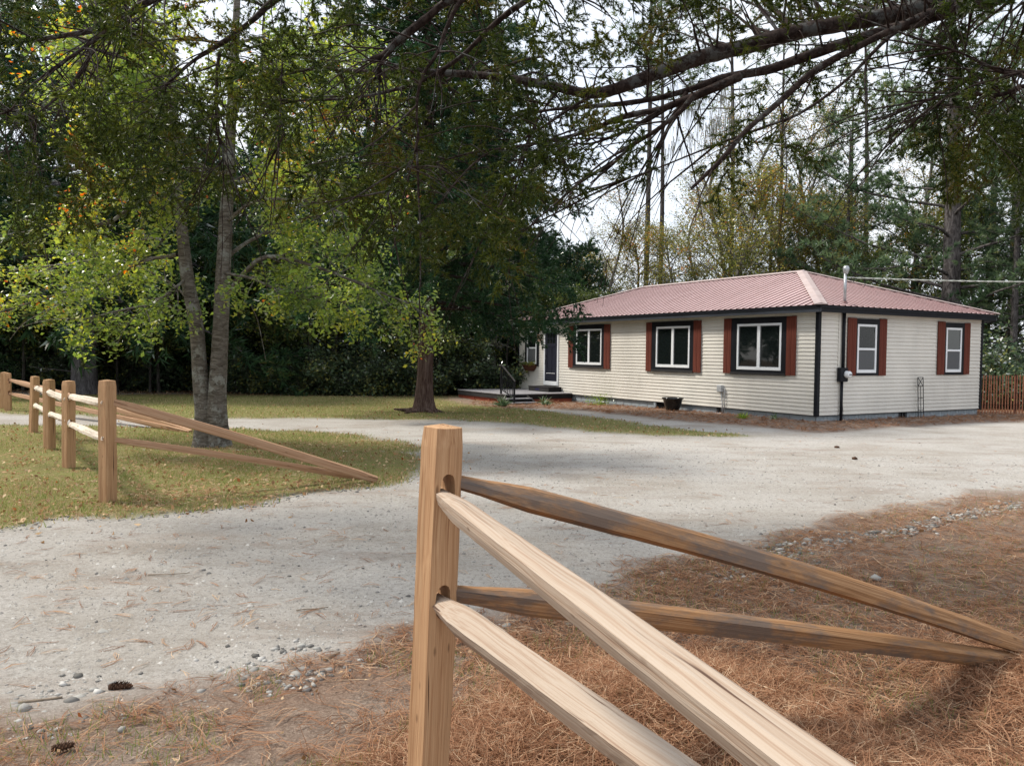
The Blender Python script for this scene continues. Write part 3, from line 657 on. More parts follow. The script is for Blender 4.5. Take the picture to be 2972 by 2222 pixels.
def cap(p, q, side):
    p, q, side = Vector(p), Vector(q), Vector(side)
    d = (q - p).normalized(); s1 = side.normalized(); mb = MB(); up = Vector((0, 0, 1))
    a1 = s1 * 0.15; b1 = up * -(0.15 * SL * (0.70 if abs(d.x * d.y) > 0.1 else 1.0))
    lift = up * 0.045
    for P_ in (p, q): pass
    vs = []
    for P_ in (p, q):
        vs += [P_ - a1 + b1 + lift - up * 0.012, P_ - a1 + b1 + lift, P_ + lift, P_ + a1 + b1 + lift, P_ + a1 + b1 + lift - up * 0.012]
    mb.add(vs, [(0, 1, 6, 5), (1, 2, 7, 6), (2, 3, 8, 7), (3, 4, 9, 8), (0, 5, 9, 4, 2), (0, 4, 3, 2, 1), (5, 6, 7, 8, 9)])
    return mb.build('ridge_cap', M['cap'], house)
RZ = ZE + RISE; mx_ = HW / 2; ra, rb = y0 + HALF, y1 - HALF
cap((mx_, ra - 0.1, RZ), (mx_, rb + 0.1, RZ), (1, 0, 0))
for (ex, ey, ry) in ((x0, y0, ra), (x1, y0, ra), (x0, y1, rb), (x1, y1, rb)):
    d = Vector((mx_ - ex, ry - ey, 0)); cap((ex, ey, ZE + 0.005), (mx_, ry, RZ + 0.004), (-d.y, d.x, 0))

# windows. frm: 'f' front wall (plane x=0), 's' side wall (plane y=0)
def W(wall, a0, a1, z0, z1, d0, d1):
    """box on a wall: a along wall, d outward"""
    return (-d1, -d0, a0, a1, z0, z1) if wall == 'f' else (a0, a1, -d1, -d0, z0, z1)
def wbox(name, mat, parent, wall, a0, a1, z0, z1, d0, d1, bev=0.004, **kw):
    return MB().box(*W(wall, a0, a1, z0, z1, d0, d1)).build(name, mat, parent, bevel=bev, **kw)
def window(wall, ta0, ta1, tz0, tz1, fa0, fa1, fz0, fz1, kind, sills=True):
    mb = MB(); D = 0.052
    mb.box(*W(wall, ta0, fa0, tz0, tz1, 0.0, D)); mb.box(*W(wall, fa1, ta1, tz0, tz1, 0.0, D))
    mb.box(*W(wall, fa0, fa1, fz1, tz1, 0.0, D)); mb.box(*W(wall, fa0, fa1, tz0, fz0, 0.0, D))
    w = mb.build('window', M['black'], house)
    if sills: wbox('sill', M['deckgrey'], w, wall, ta0, ta1, tz0 - 0.005, tz0 + 0.055, 0.054, 0.078)
    fr = MB(); t_ = 0.062; d0, d1 = 0.02, 0.062
    fr.box(*W(wall, fa0 + .002, fa0 + t_, fz0 + .002, fz1 - .002, d0, d1)); fr.box(*W(wall, fa1 - t_, fa1 - .002, fz0 + .002, fz1 - .002, d0, d1))
    fr.box(*W(wall, fa0 + t_, fa1 - t_, fz1 - t_, fz1 - .002, d0, d1)); fr.box(*W(wall, fa0 + t_, fa1 - t_, fz0 + .002, fz0 + t_ + 0.02, d0, d1))
    fr.build('frame', M['white'], w, bevel=0.004)
    ga0, ga1, gz0, gz1 = fa0 + t_, fa1 - t_, fz0 + t_ + 0.02, fz1 - t_
    if kind == 'slider':
        mid = (fa0 + fa1) / 2
        wbox('mullion', M['white'], w, wall, mid - 0.05, mid + 0.05, gz0 + 0.001, gz1 - 0.001, d0, d1 - 0.006)
        for (a, b) in ((ga0, mid - 0.05), (mid + 0.05, ga1)):
            sm = MB(); q = 0.022
            sm.box(*W(wall, a, a + q, gz0, gz1, 0.02, 0.046)); sm.box(*W(wall, b - q, b, gz0, gz1, 0.02, 0.046))
            sm.box(*W(wall, a + q, b - q, gz0, gz0 + q, 0.02, 0.046)); sm.box(*W(wall, a + q, b - q, gz1 - q, gz1, 0.02, 0.046))
            sm.build('sash', M['screen'], w)
            wbox('pane', M['glass'], w, wall, a + q, b - q, gz0 + q, gz1 - q, 0.022, 0.030, 0)
    else:
        mz = fz0 + (fz1 - fz0) * 0.49
        wbox('meeting_rail', M['white'], w, wall, ga0, ga1, mz - 0.028, mz + 0.028, d0, d1 - 0.004)
        wbox('pane', M['clear'] if kind == 'curtain' else M['glass'], w, wall, ga0, ga1, mz + 0.03, gz1, 0.036, 0.042, 0)
        sc_ = wbox('insect_screen', M['screen'], w, wall, ga0 + 0.012, ga1 - 0.012, gz0 + 0.01, mz - 0.032, 0.036, 0.044, 0)
        if kind == 'curtain':
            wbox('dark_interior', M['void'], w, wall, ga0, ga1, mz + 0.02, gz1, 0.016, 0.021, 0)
            cu = MB(); n = 16; a_, b_ = ga0 + 0.01, ga0 + (ga1 - ga0) * 0.55
            for q in range(n):
                aa, bb = a_ + (b_ - a_) * q / n, a_ + (b_ - a_) * (q + 1) / n
                cu.box(*W(wall, aa, bb, mz + 0.03, gz1 - 0.01, 0.0225, 0.026 + 0.006 * (q % 2)))
            cu.build('curtain', M['curtain'], w)
    return w
def shutter(wall, a0, a1, z0, z1):
    mid = (a0 + a1) / 2
    s = bpy.data.objects.new('shutter', None); COL.objects.link(s); s.parent = house
    for (a, b) in ((a0, mid - 0.004), (mid + 0.004, a1)):
        dz = random.uniform(-0.006, 0.006)
        w = b - a; h = z1 - z0
        mb = MB().box(-h / 2, h / 2, -w / 2, w / 2, -0.014, 0.014)
        o = mb.build('board', M['shutter'], s, bevel=0.003)
        c = (a + b) / 2; zc = (z0 + z1) / 2 + dz
        if wall == 'f': o.matrix_local = Matrix(((0, 0, -1, -0.046), (0, 1, 0, c), (1, 0, 0, zc), (0, 0, 0, 1)))
        else: o.matrix_local = Matrix(((0, 1, 0, c), (0, 0, -1, -0.046), (1, 0, 0, zc), (0, 0, 0, 1)))
window('f', 8.66, 10.48, 1.13, 2.63, 8.79, 10.29, 1.24, 2.48, 'slider'); shutter('f', 8.33, 8.655, 1.12, 2.62); shutter('f', 10.485, 10.79, 1.12, 2.61)
window('f', 4.33, 6.19, 1.11, 2.63, 4.48, 5.98, 1.24, 2.48, 'slider'); shutter('f', 4.02, 4.325, 1.12, 2.63); shutter('f', 6.195, 6.46, 1.10, 2.62)
window('f', 0.935, 2.835, 1.12, 2.64, 1.09, 2.62, 1.245, 2.48, 'slider'); shutter('f', 0.63, 0.93, 1.13, 2.64); shutter('f', 2.84, 3.12, 1.13, 2.64)
window('f', 12.83, 13.81, 1.12, 2.59, 12.95, 13.66, 1.20, 2.47, 'hung', False)
window('s', 1.385, 2.30, 1.15, 2.60, 1.42, 2.19, 1.215, 2.46, 'curtain', False); shutter('s', 1.05, 1.38, 1.15, 2.61); shutter('s', 2.305, 2.60, 1.14, 2.61)
window('s', 5.17, 6.085, 1.15, 2.60, 5.22, 5.96, 1.22, 2.465, 'hung', False); shutter('s', 4.85, 5.165, 1.155, 2.62); shutter('s', 6.09, 6.37, 1.16, 2.615)
# front door
dr = MB()
dr.box(*W('f', 11.45, 11.53, 0.43, 2.57, 0.0, 0.05)).box(*W('f', 12.36, 12.45, 0.43, 2.57, 0.0, 0.05)).box(*W('f', 11.53, 12.36, 2.49, 2.57, 0.0, 0.05)).box(*W('f', 11.53, 12.36, 0.43, 0.58, 0.0, 0.055))
dframe = dr.build('door_frame', M['white'], house, bevel=0.006)
d = MB(); A0, A1, B0, B1 = 11.535, 12.355, 0.585, 2.485
d.box(*W('f', A0, A1, B0, B1, 0.012, 0.024))
for (a, b, z0_, z1_) in ((A0, A0 + .13, B0, B1), (A1 - .13, A1, B0, B1), (A0 + .13, A1 - .13, B0, B0 + .30), (A0 + .13, A1 - .13, B1 - .12, B1), (A0 + .13, A1 - .13, B1 - .62, B1 - .50), ((A0 + A1) / 2 - .05, (A0 + A1) / 2 + .05, B0 + .30, B1 - .62)):
    d.box(*W('f', a, b, z0_, z1_, 0.0245, 0.038))
door = d.build('door', M['door'], house, bevel=0.003)
g = MB().box(*W('f', A0 + .135, A1 - .135, B1 - .495, B1 - .125, 0.0255, 0.028)); g.build('door_light', M['glass'], door)
lt = MB()
for q in (1, 2): a = A0 + .13 + (A1 - A0 - .26) * q / 3; lt.box(*W('f', a - .012, a + .012, B1 - .5, B1 - .12, 0.029, 0.037))
lt.box(*W('f', A0 + .13, A1 - .13, B1 - .32, B1 - .30, 0.029, 0.036)); lt.build('glazing_bar', M['door'], door)
wbox('door_shelf', M['white'], door, 'f', A0 + .12, A1 - .10, B0 + .285, B0 + .30, 0.0385, 0.05)
hd = MB().lathe([(0.0, 0), (0.03, 0.0), (0.03, 0.02), (0, 0.02)], 0, 0, 12); h_ = hd.build('handle', M['black'], door); h_.rotation_euler = (0, math.radians(-90), 0); h_.location = (-0.04, 12.27, 1.52)
hd = MB().tube([(-0.05, 12.27, 1.36), (-0.09, 12.27, 1.38), (-0.09, 12.27, 1.20), (-0.05, 12.27, 1.22)], 0.012, 8); hd.build('handle', M['black'], door)
# foundation of painted blocks
BL, BH = 0.40, 0.20
MB().box(0.05, HW - 0.03, 0.05, HL - 0.03, -0.45, Z0 - 0.016).build('foundation', M['mortar'], house)
vents_f = [(8.63, 8.97), (3.135, 3.435), (5.45, 6.02)]; vents_s = [(3.32, 3.68)]
bmesh_cache = {}
def block(wall, a0, a1, z0, z1):
    key = (wall, round(a1 - a0, 2), round(z1 - z0, 2))
    if key not in bmesh_cache:
        mb = MB().box(*W(wall, 0.004, a1 - a0 - 0.004, 0.004, z1 - z0 - 0.004, -0.045, -0.034)); bmesh_cache[key] = None
        o = mb.build('block', M['block'], house, bevel=0.004); bmesh_cache[key] = o.data
        o.location = (0, a0, z0) if wall == 'f' else (a0, 0, z0); return
    o = link_mesh('block', bmesh_cache[key], house, (0, a0, z0) if wall == 'f' else (a0, 0, z0))
def blocks(wall, Lw, vents, ymax):
    for r in range(3):
        z1_ = Z0 - 0.016 - r * BH; z0_ = z1_ - BH
        a = 0.05 - (0.2 if r % 2 else 0)
        while a < ymax:
            b = min(a + BL, Lw - 0.03); aa = max(a, 0.05); segs = [(aa, b)]
            if r == 0 or (wall == 'f' and True):
                for v0, v1 in vents:
                    if r == 1 and v1 - v0 < 0.5: continue
                    ns = []
                    for s0, s1 in segs:
                        if s1 <= v0 or s0 >= v1: ns.append((s0, s1))
                        else:
                            if v0 - s0 > 0.06: ns.append((s0, v0))
                            if s1 - v1 > 0.06: ns.append((v1, s1))
                    segs = ns
            for s0, s1 in segs:
                if s1 - s0 > 0.05: block(wall, s0, s1, z0_, z1_)
            a += BL
blocks('f', HL, vents_f, 10.6); blocks('s', HW, vents_s, HW - 0.05)
def vent(wall, v0, v1, z0_, z1_):
    v = MB().box(*W(wall, v0, v1, z0_, z1_, -0.048, -0.0455)).build('foundation_vent', M['void'], house)
    wbox('frame', M['black'], v, wall, v0, v1, z1_ - 0.012, z1_, -0.044, -0.03, 0)
    for q in range(3):
        a = v0 + (v1 - v0) * (q + 0.5) / 3; wbox('bar', M['screen'], v, wall, a - 0.012, a + 0.012, z0_ + 0.01, z1_ - 0.014, -0.045, -0.038, 0)
    wbox('ledge', M['white'], v, wall, v0, v1, z0_ - 0.03, z0_ - 0.002, -0.04, 0.02, 0.003)
vent('f', 8.64, 8.96, 0.02, 0.146); vent('f', 3.14, 3.43, 0.01, 0.146); vent('s', 3.325, 3.675, 0.0, 0.146)
wbox('crawl_space_door', M['void'], house, 'f', 5.46, 6.0, -0.12, 0.146, -0.05, -0.042, 0)
wbox('crawl_space_post', M['block'], house, 'f', 6.0, 6.1, -0.2, 0.146, -0.034, 0.01, 0.003, label='pale board beside the crawl space opening')

# things fixed to or standing by the house --------------------------------
def hl(name, loc=(0, 0, 0), **kw):
    p = HP(loc[0], loc[1]); return empty(name, (p[0], p[1], loc[2]), HYAW, **kw)
lamp = hl('wall_lamp', (0, 12.70, 2.07), label='small square copper coloured wall lamp between the narrow window and the front door', cat='wall lamp')
MB().box(-0.03, -0.02, -0.06, 0.06, 0.0, 0.26).build('backplate', M['lamp'], lamp, bevel=0.003)
lb = MB()
for sx in (-0.13, -0.042):
    for sy in (-0.06, 0.048): lb.box(sx, sx + 0.012, sy, sy + 0.012, 0.02, 0.24)
lb.box(-0.14, -0.03, -0.07, 0.07, 0.24, 0.26).box(-0.13, -0.03, -0.06, 0.06, 0.0, 0.02); lb.build('lamp_cage', M['lamp'], lamp)
MB().box(-0.116, -0.044, -0.046, 0.046, 0.022, 0.236).build('lamp_glass', paint('peach_lamp_glass', (0.75, 0.52, 0.42), 0.3, 0.4, 0.05, 5), lamp)
# flower basket
fb = hl('flower_basket', (0, 13.42, 0.93), label='brown wicker half basket of green plants hung under the narrow window', cat='flower basket')
bk = MB(); n = 14; prof = [(0.62, 0.0), (0.86, 0.10), (1.0, 0.21)]
vs = []; fs = []
for (s_, z_) in prof:
    for q in range(n + 1):
        a = math.pi * q / n; vs.append((-0.03 - 0.24 * s_ * math.sin(a), 0.46 * s_ * math.cos(a), z_))
for r in range(2):
    for q in range(n): fs.append((r * (n + 1) + q, r * (n + 1) + q + 1, (r + 1) * (n + 1) + q + 1, (r + 1) * (n + 1) + q))
fs.append(tuple(range(n + 1))); bk.add(vs, fs); bk.add([(-0.028, -0.46, 0.21), (-0.028, 0.46, 0.21), (-0.028, 0.29, 0), (-0.028, -0.29, 0)], [(0, 1, 2, 3)])
basket = bk.build('basket', M['wicker'], fb)
rm = MB().tube([(-0.03 - 0.25 * math.sin(math.pi * q / n), 0.475 * math.cos(math.pi * q / n), 0.215) for q in range(n + 1)], 0.018, 6); rm.build('rim', M['wicker'], basket)
r5 = np.random.default_rng(5)
P = np.stack([-0.05 - 0.2 * r5.random(260), (r5.random(260) - 0.5) * 0.85, 0.2 + 0.13 * r5.random(260)], 1)
V, F = leaves(P, 0.085, r5, hang=-0.3); link_mesh('plant', np_mesh('plant', V, F, M['greenleaf'], np.repeat(r5.random(260) * 0.4 + 0.6, 4)), fb)
# utility box on the front wall
ub = hl('utility_box', (0, 3.2, 0), label='grey plastic utility box with two conduits on the long front wall', cat='utility box')
MB().box(-0.11, -0.025, -0.10, 0.10, 0.60, 0.80).build('box', M['pvc'], ub, bevel=0.012)
MB().box(-0.118, -0.111, -0.085, 0.085, 0.615, 0.785).build('cover', M['pvc'], ub, bevel=0.004)
MB().tube([(-0.06, -0.04, 0.6), (-0.06, -0.05, 0.45), (-0.065, -0.09, 0.3), (-0.065, -0.09, -0.06)], 0.016, 8).build('conduit', M['pvc'], ub, sm=True)
MB().tube([(-0.06, -0.10, 0.70), (-0.06, -0.15, 0.71), (-0.06, -0.155, 0.66), (-0.06, -0.155, -0.06)], 0.013, 8).build('conduit', M['pvc'], ub, sm=True)
# electric meter on the side wall with its mast
em = hl('electric_meter', (0.83, 0, 0), label='black meter box with round glass meter and tall black conduit on the side wall', cat='electric meter')
MB().box(-0.13, 0.15, -0.14, -0.03, 1.0, 1.35).build('meter_box', M['black'], em, bevel=0.008)
mt = MB().lathe([(0, 0.0), (0.09, 0.0), (0.09, 0.03), (0.083, 0.05), (0.083, 0.10), (0.07, 0.12), (0, 0.125)], 0, 0, 24).build('meter', M['white'], em, sm=True); mt.rotation_euler = (math.radians(90), 0, 0); mt.location = (0.075, -0.141, 1.185)
mf = MB().box(-0.045, 0.045, -0.012, 0.012, 0.126, 0.128).build('dial', M['void'], mt); 
MB().tube([(0.03, -0.075, 1.35), (0.03, -0.075, ZT + 0.01)], 0.042, 12).build('conduit', M['black'], em, sm=True)
MB().tube([(0.0, -0.075, 1.0), (0.0, -0.075, -0.08)], 0.036, 12).build('conduit', M['black'], em, sm=True)
MB().box(-0.10, -0.02, -0.032, -0.021, 1.36, ZT - 0.05).build('backing_strip', M['siding'], em, bevel=0.002)
MB().tube([(0.10, -0.03, 0.93), (0.09, -0.035, 0.6), (0.13, -0.035, 0.2), (0.12, -0.04, -0.03)], 0.005, 5).build('ground_wire', M['blackcable'], em)
mast = MB().tube([(0.03, -0.075, 2.95), (0.03, -0.075, 3.72)], 0.036, 14).build('mast', M['lead'], em, sm=True)
MB().lathe([(0.075, 2.955), (0.06, 2.99), (0.04, 3.01)], 0.03, -0.075, 14).build('flashing', M['roof_dark'], em, sm=True)
wh = MB().lathe([(0.045, 3.68), (0.055, 3.72), (0.075, 3.76), (0.078, 3.83), (0.055, 3.88), (0.0, 3.895)], 0.04, -0.085, 14).build('weatherhead', M['lead'], em, sm=True)
# the service drop: two twisted strands running off to a pole beyond the frame
mp_ = HP(0.88, -0.08); S0 = Vector((mp_[0], mp_[1], 3.60)); S1 = Vector((31.0, 17.5, 4.9))
wire = empty('service_wire', tuple(S0), 0, 'pale twisted service wire stretched from the roof mast to the right edge', 'power cable')
n = 260; pa, pb = [], []
for q in range(n):
    t_ = q / (n - 1); p = (S1 - S0) * t_ + Vector((0, 0, -1.05 * 4 * t_ * (1 - t_) * 0.55))
    a = t_ * 330; o = Vector((0, math.cos(a), math.sin(a))) * 0.011
    pa.append(p + o); pb.append(p - o)
MB().tube(pa, 0.010, 5).build('strand', M['cable'], wire, sm=True); MB().tube(pb, 0.010, 5).build('strand', M['cable'], wire, sm=True)
lp = []
for q in range(40):
    t_ = q / 39; a = t_ * math.pi * 3.1
    lp.append(Vector((0.02 + 0.42 * t_ + 0.10 * math.sin(a), -0.02, 0.22 * (1 - t_) - 0.14 + 0.15 * math.cos(a) * (1 - 0.3 * t_))))
MB().tube(lp, 0.008, 5).build('drip_loop', M['blackcable'], wire, sm=True)
# trellis leaning at the side wall
tr = hl('garden_trellis', (3.92, -0.14, -0.06), label='narrow black metal garden trellis against the side wall', cat='trellis')
def bar(p, q, r=0.0085): return MB().tube([p, q], r, 6).build('bar', M['black'], tr)
H_ = 1.15
for x in (0.0, 0.235): bar((x, 0, 0), (x, 0.05, H_), 0.011)
bar((0.118, 0, 0), (0.118, 0.04, H_ * 0.79))
for z in (0.27, 0.59, H_ * 0.79, H_): bar((0.0, 0.05 * z / H_, z), (0.235, 0.05 * z / H_, z))
bar((0, 0.04, H_ * 0.79), (0.235, 0.05, H_)); bar((0.235, 0.04, H_ * 0.79), (0, 0.05, H_))
# black planter
pp = HP(-0.45, 4.72); pot = empty('planter_pot', (pp[0], pp[1], gzf(*pp) + 0.03), 0, 'glossy black round planter pot on the mulch under the middle window', 'planter')
MB().lathe([(0, 0), (0.17, 0), (0.19, 0.02), (0.25, 0.18), (0.285, 0.33), (0.315, 0.34), (0.32, 0.375), (0.295, 0.38), (0.27, 0.35), (0.26, 0.3), (0, 0.3)], 0, 0, 36).build('pot', M['pot'], pot, sm=True)

# porch deck --------------------------------------------------------------
DX0, DX1, DY0, DY1, DZ = -2.8, -0.035, 10.5, 14.15, 0.215
dk = hl('porch_deck', (0, 0, 0), label='low grey boarded porch deck with red skirting at the front door', cat='deck')
nb = 20; w = (DX1 - DX0) / nb
for q in range(nb):
    MB().box(DX0 - 0.02 + q * w, DX0 - 0.02 + (q + 1) * w - 0.007, DY0 - 0.02, DY1, DZ - 0.03, DZ + random.uniform(-0.002, 0.002)).build('deck_board', M['deckboard'], dk, bevel=0.003)
MB().box(DX0, DX0 + 0.035, DY0, DY1, DZ - 0.19, DZ - 0.032).build('edge_board', M['deckgrey'], dk, bevel=0.003)
MB().box(DX0 + 0.036, DX1, DY0, DY0 + 0.035, DZ - 0.19, DZ - 0.032).build('edge_board', M['deckblack'], dk, bevel=0.003)
for a, b in ((10.55, 11.7), (11.75, 12.9), (12.95, 14.1)):
    MB().box(DX0 + 0.05, DX0 + 0.07, a, b, -0.28, DZ - 0.192).build('skirting_panel', M['redskirt'], dk)
MB().box(DX0 + 0.07, DX1, DY0 + 0.05, DY0 + 0.07, -0.28, DZ - 0.192).build('skirting_panel', M['redskirt'], dk)
for y in (10.52, 11.70, 12.90, 14.07): MB().box(DX0 + 0.02, DX0 + 0.048, y, y + 0.05, -0.28, DZ - 0.192).build('post', M['redskirt'], dk)
# door step platform
ds = hl('door_step', (0, 0, DZ + 0.003), label='low dark wooden step platform in front of the navy door', cat='step')
for q in range(5): MB().box(-0.62 + q * 0.117, -0.62 + (q + 1) * 0.117 - 0.006, 11.2, 12.62, 0.150, 0.178).build('board', M['deckgrey'], ds, bevel=0.003)
MB().box(-0.605, -0.585, 11.22, 12.60, 0, 0.148).build('riser', M['deckgrey'], ds, bevel=0.002)
MB().box(-0.584, -0.04, 11.22, 11.24, 0, 0.148).build('riser', M['deckblack'], ds, bevel=0.002)
MB().box(-0.584, -0.04, 12.58, 12.60, 0, 0.148).build('riser', M['deckgrey'], ds, bevel=0.002)
mat_ = hl('door_mat', (0, 0, DZ + 0.182), label='thin black mat on the step below the door', cat='door mat')
MB().box(-0.42, -0.07, 11.55, 12.38, 0, 0.014).build('mat', M['deckblack'], mat_, bevel=0.004)
# faded blue lettering painted on the step front
tx = bpy.data.curves.new('lettering', 'FONT'); tx.body = 'weeks'; tx.size = 0.12; tx.extrude = 0.0008; tx.align_x = 'CENTER'
txo = bpy.data.objects.new('lettering', tx); COL.objects.link(txo)
tx.materials.append(paint('faded_blue_paint', (0.03, 0.03, 0.16), 0.7, 0.2, 0.2, 20))
dg = bpy.context.evaluated_depsgraph_get(); me = bpy.data.meshes.new_from_object(txo.evaluated_get(dg)); bpy.data.objects.remove(txo)
lo = link_mesh('lettering', me, ds); lo.matrix_local = Matrix(((0, 0, -1, -0.608), (-1, 0, 0, 11.98), (0, 1, 0, 0.045), (0, 0, 0, 1)))
# stairs
st = hl('porch_stairs', (0, 0, 0), label='three black wooden stairs with a black metal handrail going down from the porch deck', cat='stairs')
SX0, SX1 = -2.98, -1.95
for (y0_, y1_, z_) in ((10.12, 10.47, 0.085), (9.74, 10.14, -0.035)):
    MB().box(SX0, SX1, y0_, y1_, z_ - 0.03, z_).build('tread', M['deckboard'], st, bevel=0.003)
    MB().box(SX0 + 0.02, SX1 - 0.02, y0_ + 0.03, y0_ + 0.05, z_ - 0.25, z_ - 0.031).build('riser', M['deckblack'], st)
for x in (SX0 + 0.0, SX1 - 0.04):
    sg = MB(); sg.prism([(9.72, -0.25), (10.45, -0.25), (10.45, 0.17), (10.14, 0.05), (10.12, 0.05), (9.76, -0.07), (9.72, -0.07)], 0, x + 0.003, x + 0.037); sg.build('stringer', M['deckgrey'], st)
def rl(p, q, r, name='baluster', m='black'): return MB().tube([p, q], r, 6).build(name, M[m], st)
rx = SX0 + 0.12; ytop, ybot = 10.72, 9.82; zt_, zb_ = DZ + 0.95, 0.03 + 0.62
rl((rx, ytop, DZ), (rx, ytop, zt_), 0.034, 'post'); rl((rx, ybot, -0.04), (rx, ybot, zb_), 0.034, 'post')
MB().tube([(rx, ytop + 0.14, zt_ + 0.02), (rx, ytop - 0.08, zt_ + 0.02), (rx, ybot - 0.06, zb_ + 0.02)], 0.030, 8).build('handrail', M['deckgrey'], st)
MB().tube([(rx, ytop, DZ + 0.16), (rx, ybot, 0.12)], 0.02, 6).build('bottom_rail', M['black'], st)
for q in range(1, 8):
    t_ = q / 8; y = ytop + (ybot - ytop) * t_; rl((rx, y, DZ + 0.16 + (0.12 - DZ - 0.16) * t_), (rx, y, zt_ + (zb_ - zt_) * t_), 0.013)

# picket fence at the right: thin reddish wooden laths wired to a steel post
pf = empty('picket_fence', (0, 0, 0), 0, 'reddish wooden lath picket fence beyond the right corner of the house', 'fence')
fa, fb2 = HP(7.2, 0.35), HP(7.2, 0.35) + np.array([4.2, 0.35])
lath = None; nL = 48
for q in range(nL):
    t_ = q / (nL - 1); p = fa + (fb2 - fa) * t_; h = 1.19 + random.uniform(-0.015, 0.02)
    if lath is None:
        o = MB().box(-0.018, 0.018, -0.005, 0.005, 0, 1.2).build('lath', M['picket'], pf); lath = o.data
    else: o = link_mesh('lath', lath, pf)
    o.location = (p[0], p[1], gzf(*p) - 0.03); o.scale = (1, 1, h / 1.2); o.rotation_euler = (random.uniform(-.01, .01), random.uniform(-.015, .015), random.uniform(-.3, .3))
for z in (0.25, 0.6, 0.98): MB().tube([(fa[0], fa[1] - 0.012, z), (fb2[0], fb2[1] - 0.012, z)], 0.003, 4).build('wire', M['rust'], pf)
for t_ in (0.0, 0.33, 0.75): p = fa + (fb2 - fa) * t_; MB().box(p[0] - 0.03, p[0] + 0.02, p[1] + 0.01, p[1] + 0.05, -0.1, 1.15).build('post', M['rust'], pf)

# ------------------------------------------------------------------ split rail fences
def ray_y(x, y, Y):                    # point seen at (x, y) on the upright plane Y = const
    r = vray(x, y); return Vector((0, 0, EYE)) + r * (Y / r.y)
def ray_z(x, y, z):
    r = vray(x, y); return Vector((0, 0, EYE)) + r * ((z - EYE) / r.z)
def axis_matrix(P, X, ref=(0, 0, 1)):
    X = Vector(X).normalized(); Z = Vector(ref); Z = (Z - X * Z.dot(X)).normalized(); Y = Z.cross(X)
    return Matrix(((X.x, Y.x, Z.x, P[0]), (X.y, Y.y, Z.y, P[1]), (X.z, Y.z, Z.z, P[2]), (0, 0, 0, 1)))
def loft(prof, Ln, rows, rng, wob=0.004, taper=None, bow=(0, 0), twist=0.0, ragged=0.0):
    """prof: (n,2) cross-section in (y, z); lofted along +x"""
    prof = np.array(prof, float); n = len(prof); V = []
    ph = rng.random(n) * 9; ph2 = rng.random(n) * 9
    for i in range(rows):
        t = i / (rows - 1); s = taper(t) if taper else (1, 1)
        k = 1 + wob / 0.05 * (0.6 * np.sin(t * 5.3 + ph) + 0.5 * np.sin(t * 13.1 + ph2)) * 0.5 + rng.normal(0, wob * 0.35 / 0.05, n) * 0.4
        p = prof * k[:, None] * np.array(s)
        a = twist * (t - 0.5); c, s_ = math.cos(a), math.sin(a); p = p @ np.array([[c, s_], [-s_, c]])
        x = np.full(n, t * Ln)
        if ragged and i in (0, rows - 1): x = x + rng.normal(0, ragged, n)
        b = math.sin(math.pi * t)
        V.append(np.column_stack([x, p[:, 0] + bow[0] * b, p[:, 1] + bow[1] * b]))
    V = np.concatenate(V); F = []
    for i in range(rows - 1):
        for k in range(n):
            F.append((i * n + k, (i + 1) * n + k, (i + 1) * n + (k + 1) % n, i * n + (k + 1) % n))
    F.append(tuple(range(n))); F.append(tuple(range((rows - 1) * n, rows * n))[::-1])
    return V, F
def solid(name, V, F, mat, parent, mw, sm=False):
    me = bpy.data.meshes.new(name); me.from_pydata([tuple(v) for v in V], [], F); me.materials.append(mat); me.update()
    bm = bmesh.new(); bm.from_mesh(me); bmesh.ops.recalc_face_normals(bm, faces=bm.faces); bm.to_mesh(me); bm.free()
    o = link_mesh(name, me, parent); o.matrix_local = mw; return o
def split_prof(w, h, rng, kind='quad'):
    """an irregular split-timber section"""
    if kind == 'tri':
        base = [(-0.5, -0.25), (-0.42, 0.1), (-0.18, 0.42), (0.05, 0.5), (0.3, 0.38), (0.5, 0.05), (0.46, -0.3), (0.15, -0.5), (-0.25, -0.46)]
    elif kind == 'round':
        base = [(math.cos(a) * 0.5, math.sin(a) * 0.5) for a in np.arange(11) * 2 * math.pi / 11 + 0.3]
    elif kind == 'slab':
        base = [(-0.5, -0.42), (-0.5, 0.05), (-0.44, 0.46), (-0.1, 0.5), (0.42, 0.36), (0.5, 0.2), (0.47, -0.38), (0.4, -0.5), (-0.3, -0.5)]
    else:
        base = [(-0.5, -0.4), (-0.52, 0.0), (-0.45, 0.42), (-0.3, 0.5), (0.1, 0.47), (0.42, 0.5), (0.5, 0.36), (0.52, -0.1), (0.44, -0.46), (0.0, -0.52), (-0.4, -0.5)]
    return [(a * w * (1 + rng.normal(0, 0.04)), b * h * (1 + rng.normal(0, 0.04))) for a, b in base]
def rail(parent, P, Q, w, h, mat, seed, kind='quad', taper_ends=(0.55, 0.55), bow=(0, 0), roll=0.0, rows=30, wob=0.004, twist=0.3, ragged=0.0, te=0.10):
    rng = np.random.default_rng(seed); P, Q = Vector(P), Vector(Q); Ln = (Q - P).length
    def tp(t):
        a = float(smooth(0, te, t)); b = float(smooth(0, te, 1 - t))
        k = (taper_ends[0] + (1 - taper_ends[0]) * a) * (taper_ends[1] + (1 - taper_ends[1]) * b); return (k, k)
    V, F = loft(split_prof(w, h, rng, kind), Ln, rows, rng, wob, tp, bow, twist, ragged)
    c, s = math.cos(roll), math.sin(roll); V = V @ np.array([[1, 0, 0], [0, c, s], [0, -s, c]])
    return solid('rail', V, F, mat, parent, axis_matrix(P, Q - P))
